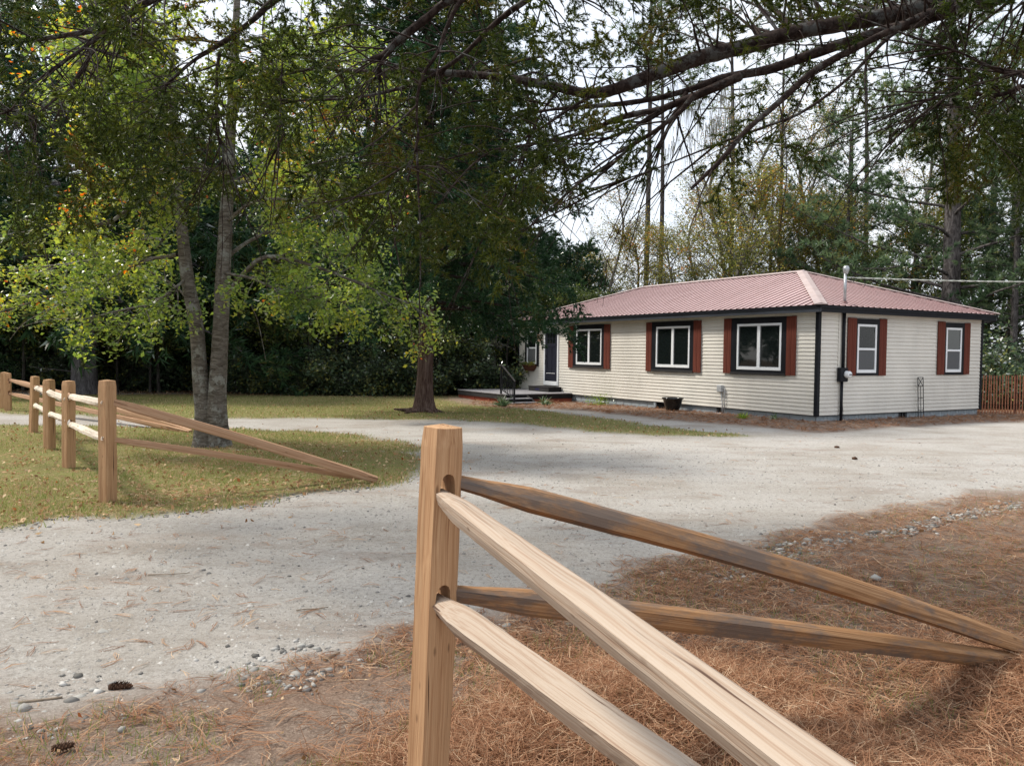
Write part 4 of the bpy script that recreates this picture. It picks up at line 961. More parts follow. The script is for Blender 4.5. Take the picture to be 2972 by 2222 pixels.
def post(parent, base, top, s, yaw, seed, holes=(), mat=None, chamfer=0.012):
    """base/top points; holes: (height, yaw of the slot, w, h) cut through the timber"""
    rng = np.random.default_rng(seed); base, top = Vector(base), Vector(top); base = base - (top - base).normalized() * 0.25
    Ln = (top - base).length; X = (top - base).normalized()
    h = s / 2; c = chamfer
    prof = [(-h, -h + c), (-h, 0.1 * h), (-h, h - c), (-h + c, h), (0, h * 1.03), (h - c, h), (h, h - c), (h, -0.1 * h), (h, -h + c), (h - c, -h), (0.1 * h, -h), (-h + c, -h)]
    prof = [(a * (1 + rng.normal(0, .03)), b * (1 + rng.normal(0, .03))) for a, b in prof]
    def tp(t):
        d = (1 - t) * Ln
        k = 1.0 if d > 0.03 else 0.91 + 0.09 * d / 0.03
        return (k, k)
    V, F = loft(prof, Ln, 26, rng, 0.0022, tp, (0, 0), 0.05)
    extra = V[-12:].copy(); F[-1] = None; F.pop()
    # crowned, slightly rough top
    cidx = len(V); cen = extra.mean(0); cen[0] += 0.012; V = np.vstack([V, cen])
    b0 = cidx - 12
    for k in range(12): F.append((b0 + k, cidx, b0 + (k + 1) % 12))
    ref = (math.cos(yaw), math.sin(yaw), 0)
    o = solid('post', V, F, mat or M['post'], parent, axis_matrix(base, X, ref))
    if holes:
        mw = o.matrix_local.copy(); cut = MB()
        for (z, ya, w_, h_) in holes:
            n = 14; cen = base + X * (z - base.z); d = Vector((math.cos(ya), math.sin(ya), 0)); e = X.cross(d).normalized()
            pts = []
            for q in range(n):
                a = 2 * math.pi * q / n; ca, sa = math.cos(a), math.sin(a)
                pts.append(e * (w_ / 2 * ca) + X * (h_ / 2 * (abs(sa) ** 0.6) * (1 if sa > 0 else -1)))
            cut.add([cen - d * 0.2 + p for p in pts] + [cen + d * 0.2 + p for p in pts], [tuple(range(n)), tuple(range(n, 2 * n))[::-1]] + [(q, q + n, (q + 1) % n + n, (q + 1) % n) for q in range(n)])
        co = cut.build('cutter', M['void'])
        bm = bmesh.new(); bm.from_mesh(co.data); bmesh.ops.recalc_face_normals(bm, faces=bm.faces); bm.to_mesh(co.data); bm.free()
        md = o.modifiers.new('mortise', 'BOOLEAN'); md.operation = 'DIFFERENCE'; md.object = co; md.solver = 'EXACT'
        bpy.context.view_layer.update()
        me = bpy.data.meshes.new_from_object(o.evaluated_get(bpy.context.evaluated_depsgraph_get()))
        o.modifiers.clear(); o.data = me; bpy.data.objects.remove(co)
    return o

fn = empty('split_rail_fence', (0, 0, 0), 0, 'near split rail fence, one tall post with pale and brown rails spreading from it', 'fence')
YP = 2.75
pt = ray_y(957, 922, YP); pb = ray_y(926, 1654, YP); k = (pt.z - 0.0) / (pt.z - pb.z); base = pt + (pb - pt) * k
def on_post(z): return base + (pt - base) * ((z - base.z) / (pt.z - base.z))
zu = ray_y(965, 1066, YP).z; zl = ray_y(955, 1296, YP).z
U1 = ray_z(1790, 1700, zu - 0.005); U0 = on_post(zu); Ldir = (U1 - U0).normalized()
L1_ = ray_z(1440, 1660, zl - 0.01); L0 = on_post(zl)
yaw_r = math.atan2(Ldir.y, Ldir.x)
post(fn, base, pt + (pt - base).normalized() * 0.0, 0.119, math.radians(-47), 3, holes=((zu + 0.015, math.radians(-62), 0.058, 0.125), (zl + 0.012, math.radians(-62), 0.058, 0.118)), chamfer=0.018)
rail(fn, U0 + Vector((-0.005, 0.0, 0.0)), U0 + (U1 - U0) * 1.22, 0.070, 0.062, M['rail_fresh'], 11, 'slab', (0.62, 0.8), roll=0.35, rows=40, twist=0.15, te=0.14, wob=0.0025)
rail(fn, L0 + Vector((-0.005, 0.0, 0.0)), L0 + (L1_ - L0) * 1.75, 0.088, 0.070, M['rail_fresh'], 23, 'slab', (0.6, 0.8), roll=0.5, rows=50, twist=-0.2, te=0.12, wob=0.005, ragged=0.006)
B0 = ray_y(985, 1040, YP + 0.02); B1 = ray_z(2200, 1392, 0.125)
rail(fn, B0, B1, 0.13, 0.095, M['rail_brown'], 31, 'tri', (0.55, 0.9), bow=(0, 0.035), roll=0.15, rows=36, wob=0.004, ragged=0.012)
C0 = ray_y(975, 1278, YP + 0.02); C1 = ray_z(2212, 1428, 0.045)
rail(fn, C0, C1, 0.088, 0.08, M['rail_brown'], 32, 'slab', (0.6, 0.9), bow=(0, 0.012), roll=0.5, rows=36, wob=0.0035)

def base_px(x, y): return ground_at(x, y)
lf = empty('split_rail_fence', (0, 0, 0), 0, 'left split rail fence of four posts with white splintered rails, before the forked oak', 'fence')
PX = [(233, 1087, 822, 0.135), (149, 1012, 823, 0.13), (107, 972, 820, 0.135), (72, 935, 813, 0.13)]
PB = []
def c3(x, y): return (x * 0.4374, 707 + y * 0.4374)
for i, (x, yb, yt, s) in enumerate(PX):
    b = ground_at(x, yb); xt = [231, 148.5, 105.5, 76][i]; t_ = ray_y(xt, yt, b.y)
    PB.append(b)
    hz = [ray_y(*c3(*q), b.y).z for q in ([(540, 372), (540, 550)], [(345, 345), (345, 478)], [(240, 322), (240, 428)], [(180, 302), (175, 388)])[i]]
    post(lf, b, t_, s, math.radians([-25, -30, -20, -35][i]), 50 + i, holes=() if i == 0 else tuple((z + 0.012, math.radians(-52), 0.06, 0.12) for z in hz))
def lr(q0, i0, q1, i1, w, h, mat, seed, kind='round', **kw):
    a = ray_y(*c3(*q0), PB[i0].y); b = ray_y(*c3(*q1), PB[i1].y); d = (b - a).normalized() * 0.06
    rail(lf, a - d, b + d, w, h, mat, seed, kind, **kw)
kwf = dict(wob=0.012, rows=26, taper_ends=(0.6, 0.45), ragged=0.02, te=0.12)
lr((510, 372), 0, (350, 340), 1, 0.105, 0.085, M['splinter'], 61, 'tri', **kwf)
lr((510, 545), 0, (348, 475), 1, 0.10, 0.085, M['splinter'], 62, 'tri', **kwf)
lr((325, 352), 1, (240, 320), 2, 0.11, 0.10, M['splinter'], 63, 'tri', **kwf)
lr((325, 455), 1, (245, 425), 2, 0.09, 0.08, M['splinter'], 64, 'tri', **kwf)
lr((230, 318), 2, (178, 298), 3, 0.10, 0.09, M['splinter'], 65, 'tri', **kwf)
lr((228, 412), 2, (172, 382), 3, 0.09, 0.08, M['splinter'], 66, 'tri', **kwf)
a = ray_y(*c3(535, 362), PB[0].y); e = ray_z(*c3(1860, 752), 0.05); rail(lf, a, e, 0.085, 0.10, M['rail_tan'], 71, 'quad', (0.7, 0.8), rows=30, wob=0.003, bow=(0, 0.02))
a = ray_y(*c3(545, 552), PB[0].y); e = ray_z(*c3(1790, 742), 0.04); rail(lf, a, e, 0.065, 0.07, M['rail_tan'], 72, 'quad', (0.7, 0.8), rows=30, wob=0.004, bow=(0, 0.015))

ff = empty('split_rail_fence', (0, 0, 0), 0, 'distant split rail fence at the left edge, long rails sloping beyond the drive', 'fence')
b5 = ground_at(17, 888); t5 = ray_y(16.5, 806, b5.y); post(ff, b5, t5, 0.15, 0.4, 81, holes=((t5.z - 0.19, 2.6, 0.07, 0.12), (t5.z - 0.50, 2.6, 0.07, 0.12)))
b6 = ground_at(8, 884); t6 = ray_y(9.5, 804, b6.y); post(ff, b6, t6, 0.15, 0.1, 82)
a = ray_y(*c3(45, 258), b5.y); e = ray_z(*c3(945, 513), 0.04); rail(ff, a, e, 0.10, 0.11, M['rail_tan'], 83, rows=30, bow=(0, 0.02))
a = ray_y(*c3(45, 325), b5.y); e = ray_z(*c3(935, 516), 0.03); rail(ff, a, e, 0.09, 0.10, M['rail_tan'], 84, rows=30)
a = t6 + Vector((0, 0, -0.25)); rail(ff, a, (b6.x - 1.6, b6.y + 0.4, 0.05), 0.09, 0.09, M['rail_brown'], 85)
rail(ff, t6 + Vector((-3.0, 1.0, -0.25)), t6 + Vector((0, 0, -0.3)), 0.09, 0.09, M['rail_tan'], 86)
# the next post of the near fence stands just behind the camera's right hand, so that its rails are carried
eu = U0 + (U1 - U0) * 1.22; el = L0 + (L1_ - L0) * 1.75
pe = Vector(((eu.x + el.x) / 2, min(eu.y, el.y) - 0.02, 0)); post(fn, (pe.x, pe.y, 0), (pe.x, pe.y, 1.38), 0.12, 0.5, 91)

# ------------------------------------------------------------------ trees
def trunk_obj(name, pts, rad, mat, parent, n=14, bumpy=0.05, flare=0.0):
    P = spline(pts, 26); R = np.interp(np.linspace(0, 1, 26), np.linspace(0, 1, len(rad)), rad)
    V, F = tube_np(P, R, n)
    rng = np.random.default_rng(len(pts) * 7 + n); prof = rng.random(n)
    for i in range(26):
        k = 1 + bumpy * 2 * (np.roll(prof, int(i * 0.25)) - 0.5) + rng.normal(0, bumpy * 0.3, n)
        if flare: k = k + flare * math.exp(-i / 1.6) * (0.5 + prof)
        V[i * n:(i + 1) * n] = P[i] + (V[i * n:(i + 1) * n] - P[i]) * k[:, None]
    me = np_mesh(name, V, F, mat, smooth_=True)
    return link_mesh(name, me, parent)

# --- near overhanging red cedar: trunk just beyond the right edge, boughs reaching over the view
nc = empty('cedar_tree', (6.6, 5.2, 0), 0, 'near red cedar whose dark boughs and olive foliage hang across the top', 'tree')
ORG = Vector((6.6, 5.2, 0))
LIMBS = []   # (points in view px + depth, r0, r1)
def limb(pts, r0, r1, ext=None):
    P = [at_depth(x, y, d) for x, y, d in pts]
    if ext: P = [Vector(e_) for e_ in ext] + P
    P = spline(P, max(12, 6 * len(P))); R = 0.70 * np.linspace(r0 ** 0.8, r1 ** 0.8, len(P)) ** 1.25 * (1 + 0.08 * np.sin(np.linspace(0, 17, len(P))))
    LIMBS.append((P, R))
limb([(2260, -40, 6.2), (2107, 0, 6.2), (2008, 12, 6.25), (1933, 32, 6.3), (1830, 50, 6.3), (1710, 72, 6.35), (1611, 100, 6.4), (1513, 125, 6.4), (1413, 160, 6.5), (1338, 190, 6.5), (1277, 202, 6.55), (1210, 190, 6.6), (1116, 172, 6.7), (1040, 163, 6.8), (959, 158, 6.9), (880, 153, 7.0), (808, 156, 7.1), (740, 152, 7.2), (681, 148, 7.3), (600, 165, 7.5)], 0.135, 0.018, ext=[(6.6, 5.2, 3.3), (5.6, 5.8, 4.0)])
limb([(2330, -90, 6.2), (2200, -30, 6.1), (2107, 6, 6.0), (2008, 38, 6.0), (1958, 54, 6.0), (1859, 82, 6.0), (1760, 115, 6.05), (1661, 150, 6.1), (1562, 168, 6.15), (1500, 190, 6.2), (1438, 208, 6.25), (1360, 222, 6.3), (1277, 230, 6.4), (1200, 236, 6.5), (1120, 250, 6.7)], 0.085, 0.014)
limb([(2090, 0, 6.15), (2040, 14, 5.95), (1990, 36, 5.8), (1929, 64, 5.7), (1840, 108, 5.7), (1760, 153, 5.7), (1686, 218, 5.65), (1612, 282, 5.6), (1575, 325, 5.55), (1547, 357, 5.5), (1520, 382, 5.5), (1493, 408, 5.5)], 0.05, 0.016)
limb([(1600, 165, 6.1), (1520, 200, 6.1), (1465, 222, 6.1), (1420, 238, 6.1), (1364, 248, 6.15), (1320, 262, 6.2), (1289, 277, 6.2), (1240, 292, 6.3), (1196, 302, 6.4), (1116, 317, 6.6), (1020, 330, 6.9), (940, 352, 7.1)], 0.05, 0.010)
limb([(1483, 200, 6.2), (1455, 255, 6.2), (1433, 297, 6.2), (1425, 318, 6.2)], 0.028, 0.012)
limb([(1500, 205, 6.0), (1470, 240, 6.0), (1424, 277, 6.0), (1364, 317, 6.0), (1318, 360, 6.0), (1275, 396, 6.0)], 0.036, 0.010)
limb([(1950, 60, 6.0), (1915, 85, 5.9), (1880, 120, 5.8), (1820, 180, 5.8), (1731, 243, 5.8), (1650, 275, 5.85), (1562, 307, 5.9), (1490, 335, 5.9), (1413, 366, 6.0), (1340, 390, 6.0), (1280, 406, 6.0), (1180, 415, 6.2)], 0.022, 0.005)
limb([(1440, 235, 6.3), (1380, 270, 6.3), (1310, 300, 6.3), (1262, 312, 6.3), (1230, 302, 6.35)], 0.026, 0.008)
limb([(1090, -30, 6.4), (974, 0, 6.5), (915, 45, 6.5), (858, 91, 6.5), (828, 121, 6.5), (800, 130, 6.5)], 0.05, 0.040)
limb([(830, 118, 6.5), (822, 140, 6.5), (818, 163, 6.5)], 0.018, 0.012)
limb([(700, -60, 6.8), (595, 0, 6.9), (550, 40, 6.9), (505, 76, 6.9), (460, 105, 7.0), (419, 131, 7.0), (385, 160, 7.1), (353, 192, 7.1), (320, 240, 7.2)], 0.046, 0.012)
limb([(470, -60, 6.4), (328, 0, 6.5), (270, 35, 6.5), (227, 60, 6.5), (120, 80, 6.5), (0, 93, 6.5), (-120, 100, 6.6)], 0.05, 0.02)
limb([(283, 28, 6.5), (240, 60, 6.5), (192, 96, 6.5), (140, 132, 6.5), (91, 167, 6.5), (50, 202, 6.5), (20, 240, 6.5), (-30, 250, 6.6)], 0.026, 0.010)
limb([(300, 20, 6.8), (217, 76, 6.9), (190, 130, 7.0), (151, 192, 7.0), (120, 215, 7.1), (60, 260, 7.2)], 0.032, 0.010)
limb([(1060, -30, 5.6), (999, 0, 5.6), (965, 60, 5.6), (944, 116, 5.6), (915, 160, 5.6), (903, 202, 5.6), (900, 250, 5.6), (903, 303, 5.6), (880, 360, 5.6), (850, 400, 5.65), (828, 429, 5.7)], 0.026, 0.006)
limb([(1190, -30, 6.0), (1116, 15, 6.1), (1060, 60, 6.2), (1009, 111, 6.3), (960, 148, 6.4), (908, 177, 6.5), (830, 200, 6.6), (757, 212, 6.7), (700, 216, 6.8), (651, 217, 6.9), (560, 235, 7.0)], 0.034, 0.010)
limb([(475, 110, 6.7), (469, 151, 6.7), (466, 215, 6.7), (469, 283, 6.7), (482, 330, 6.7), (470, 360, 6.7), (430, 372, 6.8)], 0.018, 0.006)
limb([(610, 130, 6.4), (606, 240, 6.4), (612, 290, 6.4), (595, 330, 6.5)], 0.010, 0.004)
limb([(2330, 170, 5.6), (2212, 157, 5.6), (2171, 157, 5.6), (2126, 139, 5.6), (2081, 117, 5.6), (2036, 101, 5.6), (1990, 85, 5.7)], 0.03, 0.008, ext=[(6.6, 5.2, 2.9)])
limb([(2330, 180, 5.8), (2212, 187, 5.8), (2160, 205, 5.8), (2079, 202, 5.8), (2010, 215, 5.8), (1960, 235, 5.8)], 0.035, 0.008, ext=[(6.6, 5.2, 3.0)])
limb([(2126, 139, 5.6), (2090, 175, 5.6), (2040, 215, 5.6), (1990, 280, 5.6)], 0.012, 0.005)
limb([(1300, 195, 6.5), (1240, 230, 6.3), (1130, 300, 6.2), (1040, 340, 6.2), (960, 420, 6.2)], 0.02, 0.007)
limb([(1210, 190, 6.6), (1160, 260, 6.6), (1120, 360, 6.5), (1110, 450, 6.5)], 0.014, 0.005)
T = Tubes(); rc = np.random.default_rng(42)
for P, R in LIMBS: T.add(P, R, 9 if R[0] > 0.04 else 6, bumpy=0.07)
ALL = np.concatenate([P for P, R in LIMBS]); ALLr = np.concatenate([R for P, R in LIMBS])
def dens(x, y):                          # where the photograph's overhanging cedar carries foliage, as seen from the drive
    if x < 480: lim = 400 + 60 * math.exp(-((x - 140) / 70) ** 2) + 20 * math.sin(x / 35.0)
    elif x < 650: lim = 330 - 30 * math.sin((x - 480) / 60.0)
    elif x < 1240: lim = (390 - max(0, x - 980) * 0.25) + 120 * math.sin((x - 650) / 590 * math.pi) ** 0.7 + 30 * math.sin(x / 28.0)
    elif x < 1330: lim = 330 - (x - 1240) * 0.6
    else: lim = 0
    if 480 < x < 760 and y > 200: return 0.35 if y < lim else 0.0
    if y < lim: return 0.9 if y > lim - 170 else (0.34 if x < 1240 else 0.3)
    if x >= 1240 and y < 105: return 0.5
    if 1250 < x < 1900 and y < 190: return 0.16
    if x > 1900:
        if ((x - 2110) / 150) ** 2 + ((y - 255) / 75) ** 2 < 1: return 0.8
        if ((x - 2120) / 160) ** 2 + ((y - 170) / 150) ** 2 < 1: return 0.28
        if x > 2150 and y < 420: return 0.4
        if y < 200: return 0.14
    if ((x - 1615) / 32) ** 2 + ((y - 320) / 85) ** 2 < 1: return 0.75
    if ((x - 1376) / 35) ** 2 + ((y - 290) / 45) ** 2 < 1: return 0.7
    return 0.0
cl_P, cl_D, cl_S = [], [], []
tries = 0
while len(cl_P) < 700 and tries < 40000:
    tries += 1
    x, y = rc.uniform(-160, 2380), rc.uniform(-180, 580)
    if rc.random() > dens(min(max(x, 0), 2211), max(y, 0)): continue
    if x > 1330 and y > 200 and x < 1900: d = rc.uniform(5.6, 6.2)
    else: d = rc.uniform(5.2, 8.6) if x > 500 else rc.uniform(5.6, 9.5)
    p = np.array(at_depth(x, y, d))
    # spring from the nearest bough, then sweep out and down
    dd = np.linalg.norm(ALL - p, axis=1) + 0.8 * np.maximum(0, p[2] - ALL[:, 2]); j = int(np.argmin(dd)); q = ALL[j]
    L_ = np.linalg.norm(p - q)
    if L_ > 0.12:
        mid = (p + q) / 2 + np.array([0, 0, 0.12 * L_]) + rc.normal(0, 0.07 * L_, 3)
        tw = spline([q, mid, p], 8); T.add(tw, np.linspace(min(0.016, ALLr[j] * 0.6, 0.005 + 0.008 * L_), 0.0028, 8), 4)
        dr = unit((p - q) / L_ + np.array([0, 0, -0.45]) + rc.normal(0, 0.35, 3))
    else: dr = unit(rc.normal(0, 1, 3) + np.array([-0.4, 0, -0.6]))
    cl_P.append(p); cl_D.append(dr); cl_S.append(rc.uniform(0.7, 1.25))
# bare dead twigs sweeping along under the boughs
for _ in range(240):
    i = rc.integers(len(LIMBS)); P, R = LIMBS[i]; j = rc.integers(2, len(P) - 2)
    tg = unit(P[min(j + 2, len(P) - 1)] - P[j - 1]); dr = tg + rc.normal(0, 0.42, 3) + np.array([0, 0, -0.12])
    tw = curve_from(P[j], dr, rc.uniform(0.35, 1.5), 9, rc.uniform(-0.1, 0.6), 0.35, rc)
    T.add(tw, np.linspace(rc.uniform(0.004, 0.010), 0.0018, 9), 4)
    if rc.random() < 0.6:
        k_ = rc.integers(2, 7); T.add(curve_from(tw[k_], unit(tw[k_ + 1] - tw[k_]) + rc.normal(0, 0.6, 3), rc.uniform(0.2, 0.6), 6, 0.2, 0.3, rc), np.linspace(0.004, 0.0015, 6), 3)
def child(name, me, root):
    o = link_mesh(name, me, root); o.matrix_local = Matrix.Translation(-Vector(root.location)); return o
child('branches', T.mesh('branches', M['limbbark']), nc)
o = trunk_obj('trunk', [(0, 0, -0.2), (0.0, 0.05, 1.5), (-0.1, 0.05, 3.2), (0.1, 0, 6), (0.2, 0.1, 9)], [0.42, 0.33, 0.29, 0.2, 0.08], M['cedarbark'], nc, 16, 0.08, 0.4)
V, F, rn = place_protos(PROTO_NEAR, np.array(cl_P), np.array(cl_D), np.array(cl_S), rc)
child('foliage', np_mesh('foliage', V, F, M['cedarleaf'], rn), nc)
print('near cedar', len(cl_P), len(F))

# --- shared builders for standing trees (local space, base at the origin)
def conifer(seed, H, r0, z0, Lfun, nb, up=0.15, droop=0.3, protos=PROTO_FAR, scale=2.0, spacing=0.55, lean=0.02, wob=0.2, jit=0.08, sub=True, dead=0, az_bias=None):
    rng = np.random.default_rng(seed); T = Tubes()
    ax = spline([(0, 0, -0.2), (rng.normal(0, lean) * H, rng.normal(0, lean) * H, H * 0.5), (rng.normal(0, lean) * H, rng.normal(0, lean) * H, H)], 16)
    P_, D_, S_ = [], [], []
    for i in range(nb):
        u = (i + rng.random()) / nb; z = z0 + (H * 0.98 - z0) * u; t = (z + 0.2) / (H + 0.2) * 15; k = min(int(t), 14); p = ax[k] + (ax[k + 1] - ax[k]) * (t - k)
        az = i * 2.4 + rng.normal(0, 0.3); Ln = Lfun(u) * rng.uniform(0.75, 1.15)
        if az_bias: Ln *= az_bias(az)
        d = np.array([math.cos(az), math.sin(az), up + 0.5 * u])
        C = curve_from(p, d, Ln, 9, droop, wob, rng); T.add(C, np.linspace(0.012 + r0 * 0.22 * (1 - u * 0.7), 0.008, 9), 4)
        m = max(2, int(Ln / spacing))
        for q in range(m):
            v = 0.22 + 0.78 * (q + rng.random()) / m; kk = min(int(v * 8), 7); b = C[kk] + (C[kk + 1] - C[kk]) * (v * 8 - kk); tg = unit(C[kk + 1] - C[kk])
            sd = np.cross(tg, [0, 0, 1.0]) * (1 if q % 2 else -1) * rng.uniform(0.2, 1.0)
            off = sd * Ln * 0.16 * rng.random() * (1.2 - v)
            P_.append(b + off + rng.normal(0, jit, 3) * np.array([1, 1, 1.0 if jit < 0.1 else 0.8])); D_.append(unit(tg * 0.8 + sd * 0.8 + np.array([0, 0, rng.normal(-0.1, 0.35)]))); S_.append(scale * rng.uniform(0.7, 1.25))
        P_.append(C[-1]); D_.append(unit(C[-1] - C[-2])); S_.append(scale)
    for i in range(dead):
        z = rng.uniform(0.8, z0 + 1); az = rng.uniform(0, 6.3); t = (z + 0.2) / (H + 0.2) * 15; k = int(t)
        C = curve_from(ax[k], (math.cos(az), math.sin(az), 0.1), rng.uniform(0.8, 2.5), 7, 0.5, 0.5, rng); T.add(C, np.linspace(0.025, 0.005, 7), 4)
        C2 = curve_from(C[3], unit(C[4] - C[3]) + rng.normal(0, .7, 3), 0.8, 5, 0.3, 0.5, rng); T.add(C2, np.linspace(0.012, 0.004, 5), 3)
    V, F, rn = place_protos(protos, np.array(P_), np.array(D_), np.array(S_), rng)
    return ax, T, (V, F, rn)
def broadleaf(seed, H, r0, z0, spread, nb, leafn, lsize, upang=0.9, rng=None, trunkpts=None, hang=0.2, lv2=7, lv3=4, cluster=0.16, minr=0.006, leafless=0.0, d3=None):
    rng = np.random.default_rng(seed); T = Tubes(); A_ = []
    ax = spline(trunkpts or [(0, 0, -0.2), (rng.normal(0, .03) * H, rng.normal(0, .03) * H, H * 0.4), (rng.normal(0, .05) * H, rng.normal(0, .05) * H, H * 0.75), (rng.normal(0, .06) * H, rng.normal(0, .06) * H, H)], 18)
    for i in range(nb):
        u = ((i + rng.random()) / nb) ** 0.85; z = z0 + (H * 0.97 - z0) * u
        k = int(np.argmin(np.abs(ax[:, 2] - z))); p = ax[k]
        az = i * 2.4 + rng.normal(0, 0.4); Ln = spread * (1 - 0.6 * u) * rng.uniform(0.6, 1.15)
        C = curve_from(p, (math.cos(az), math.sin(az), upang * (0.6 + 0.8 * u)), Ln, 9, 0.25, 0.45, rng); T.add(C, np.linspace(r0 * 0.32 * (1 - 0.6 * u) + 0.01, 0.008, 9), 5)
        for j in range(lv2):
            v = 0.2 + 0.8 * (j + rng.random()) / lv2; kk = min(int(v * 8), 7); b = C[kk]
            dr = unit(C[kk + 1] - C[kk]) + rng.normal(0, 0.6, 3) * np.array([1, 1, 0.7])
            C2 = curve_from(b, dr, Ln * rng.uniform(0.2, 0.42), 6, 0.25, 0.5, rng); T.add(C2, np.linspace(0.016 * (r0 / 0.15) ** 0.5, minr * 0.6, 6), 3)
            for q in range(lv3):
                w = (q + 1) / lv3 * 5; k3 = min(int(w), 4)
                C3 = curve_from(C2[k3], unit(C2[k3 + 1] - C2[k3]) + rng.normal(0, 0.7, 3), Ln * rng.uniform(0.08, 0.18), 4, 0.3, 0.5, rng); T.add(C3, np.linspace(minr, minr * 0.4, 4), 3)
                if rng.random() > leafless: A_ += [C3[1], C3[2], C3[3], (C3[2] + C3[3]) / 2]
    A_ = np.array(A_) if A_ else np.zeros((1, 3))
    idx = rng.integers(len(A_), size=leafn); P = A_[idx] + rng.normal(0, cluster, (leafn, 3)) * np.array([1, 1, 0.75])
    V, F = leaves(P, lsize, rng, hang=hang)
    rn = np.repeat(np.clip(rng.random(leafn), 0, 1), 4)
    return ax, T, (V, F, rn)
def assemble(name, loc, ax, T, fol, bark, leafm, label, cat='tree', group=None, r=(0.2, 0.02), n=9, fl='crown', rz=0, flare=0.3, tname='trunk'):
    root = empty(name, loc, rz, label, cat, group)
    tt = np.linspace(0, 1, 28) ** 1.9; f0 = np.linspace(0, 1, len(ax)); ax = np.stack([np.interp(tt, f0, ax[:, q]) for q in range(3)], 1)
    R = np.interp(tt, np.linspace(0, 1, len(r)), r)
    V, F = tube_np(ax, R, n); rg = np.random.default_rng(n); pr = rg.random(n)
    for i in range(len(ax)):
        k = 1 + 0.14 * (np.roll(pr, int(i * .3)) - 0.5) + (flare * math.exp(-max(0, ax[i][2]) / 0.28) * (0.5 + pr))
        V[i * n:(i + 1) * n] = ax[i] + (V[i * n:(i + 1) * n] - ax[i]) * k[:, None]
    tr = link_mesh(tname, np_mesh(tname, V, F, bark, smooth_=True), root)
    if T is not None and T.V: link_mesh('branches', T.mesh('branches', bark), root)
    if fol is not None: link_mesh(fl, np_mesh(fl, fol[0], fol[1], leafm, fol[2]), root)
    return root
USED = set()
def landmark(loc):
    v = Vector((loc[0], loc[1], 1.0)) - Vector((0, 0, EYE)); x = (v.dot(C_R) / v.dot(C_F) * FPX + PW / 2) / VS
    for lim, t in ((120, 'at the far left edge'), (300, 'beside the grey trunked cedar'), (430, 'seen left of the forked oak'), (620, 'seen right of the forked oak'), (780, 'between oak and lawn cedar'), (910, 'just left of the lawn cedar'), (1010, 'just right of the lawn cedar'), (1120, 'behind the porch deck'), (1300, 'behind the far end of the roof'), (1450, 'behind the left half of the roof'), (1600, 'behind the middle of the roof'), (1750, 'behind the roof peak'), (1900, 'behind the roof mast'), (2050, 'behind the side wall windows'), (2150, 'behind the right roof corner')):
        if x < lim: return t
    return 'above the picket fence'
def copy_tree(root, loc, rz, sc, label=None, group=None):
    nm = root.name.split('.')[0].replace('_', ' '); k = sc if not hasattr(sc, '__len__') else sc[0]
    d_ = math.hypot(loc[0], loc[1]); fam = {'shrub': 'dark green shrub', 'evergreen tree': 'dark bushy evergreen', 'leafy tree': 'green leaved tree', 'understory tree': 'green understory tree', 'tall pine': 'tall bare stemmed pine', 'bare tree': 'nearly bare tree', 'autumn tree': 'golden brown autumn tree', 'pine tree': 'bushy green pine'}.get(nm, nm)
    size = 'large' if k > 0.98 else 'mid-sized' if k > 0.83 else 'lesser'
    row = 'front row' if d_ < 35.5 else 'second row' if d_ < 41 else 'far row'
    for cand in ('%s %s %s' % (size, fam, landmark(loc)), '%s %s in the %s %s' % (size, fam, row, landmark(loc))):
        label = cand
        if cand not in USED: break
    if label in USED and group is None and label.count(' in the ') == 1: label = label.replace(' in the ', ' shaded in the ')
    USED.add(label)
    c = root.copy(); COL.objects.link(c); c.location = loc; c.rotation_euler = (0, 0, rz); c.scale = sc if hasattr(sc, '__len__') else (sc, sc, sc)
    if label: c['label'] = label
    if group: c['group'] = group
    for ch in root.children:
        d = ch.copy(); COL.objects.link(d); d.parent = c
    return c
def gpos(x, y): return (x, y, gzf(x, y))

# --- forked water oak on the island
ob = ground_at(457, 966); oak = empty('oak_tree', tuple(ob), 0, 'forked oak with two slender grey trunks and yellow green leaves on the grass island', 'tree')
def opt(x, y, dy=0.0):
    p = ray_y(x, y, ob.y + dy); return p - ob
tL = [opt(441, 975, -0.02), opt(440, 900), opt(432, 800), opt(424, 700), opt(406, 610), opt(396, 520), opt(386, 430, 0.1), opt(378, 330, 0.3), opt(372, 180, 0.6), opt(380, 20, .8)]
tR = [opt(470, 978, 0.05), opt(468, 900), opt(472, 800), opt(477, 700), opt(482, 600), opt(487, 500, .1), opt(493, 400, .2), opt(497, 300, .3), opt(505, 150, .4), opt(515, -60, .5), opt(520, -200, .6)]
trunk_obj('trunk', tL, [0.165, 0.135, 0.12, 0.11, 0.10, 0.085, 0.07, 0.05, 0.02], M['oakbark'], oak, 14, 0.06, 0.30)
trunk_obj('trunk', tR, [0.19, 0.15, 0.135, 0.125, 0.115, 0.105, 0.09, 0.075, 0.05, 0.025], M['oakbark'], oak, 14, 0.06, 0.30)
OT = Tubes(); ro = np.random.default_rng(77); OA = []
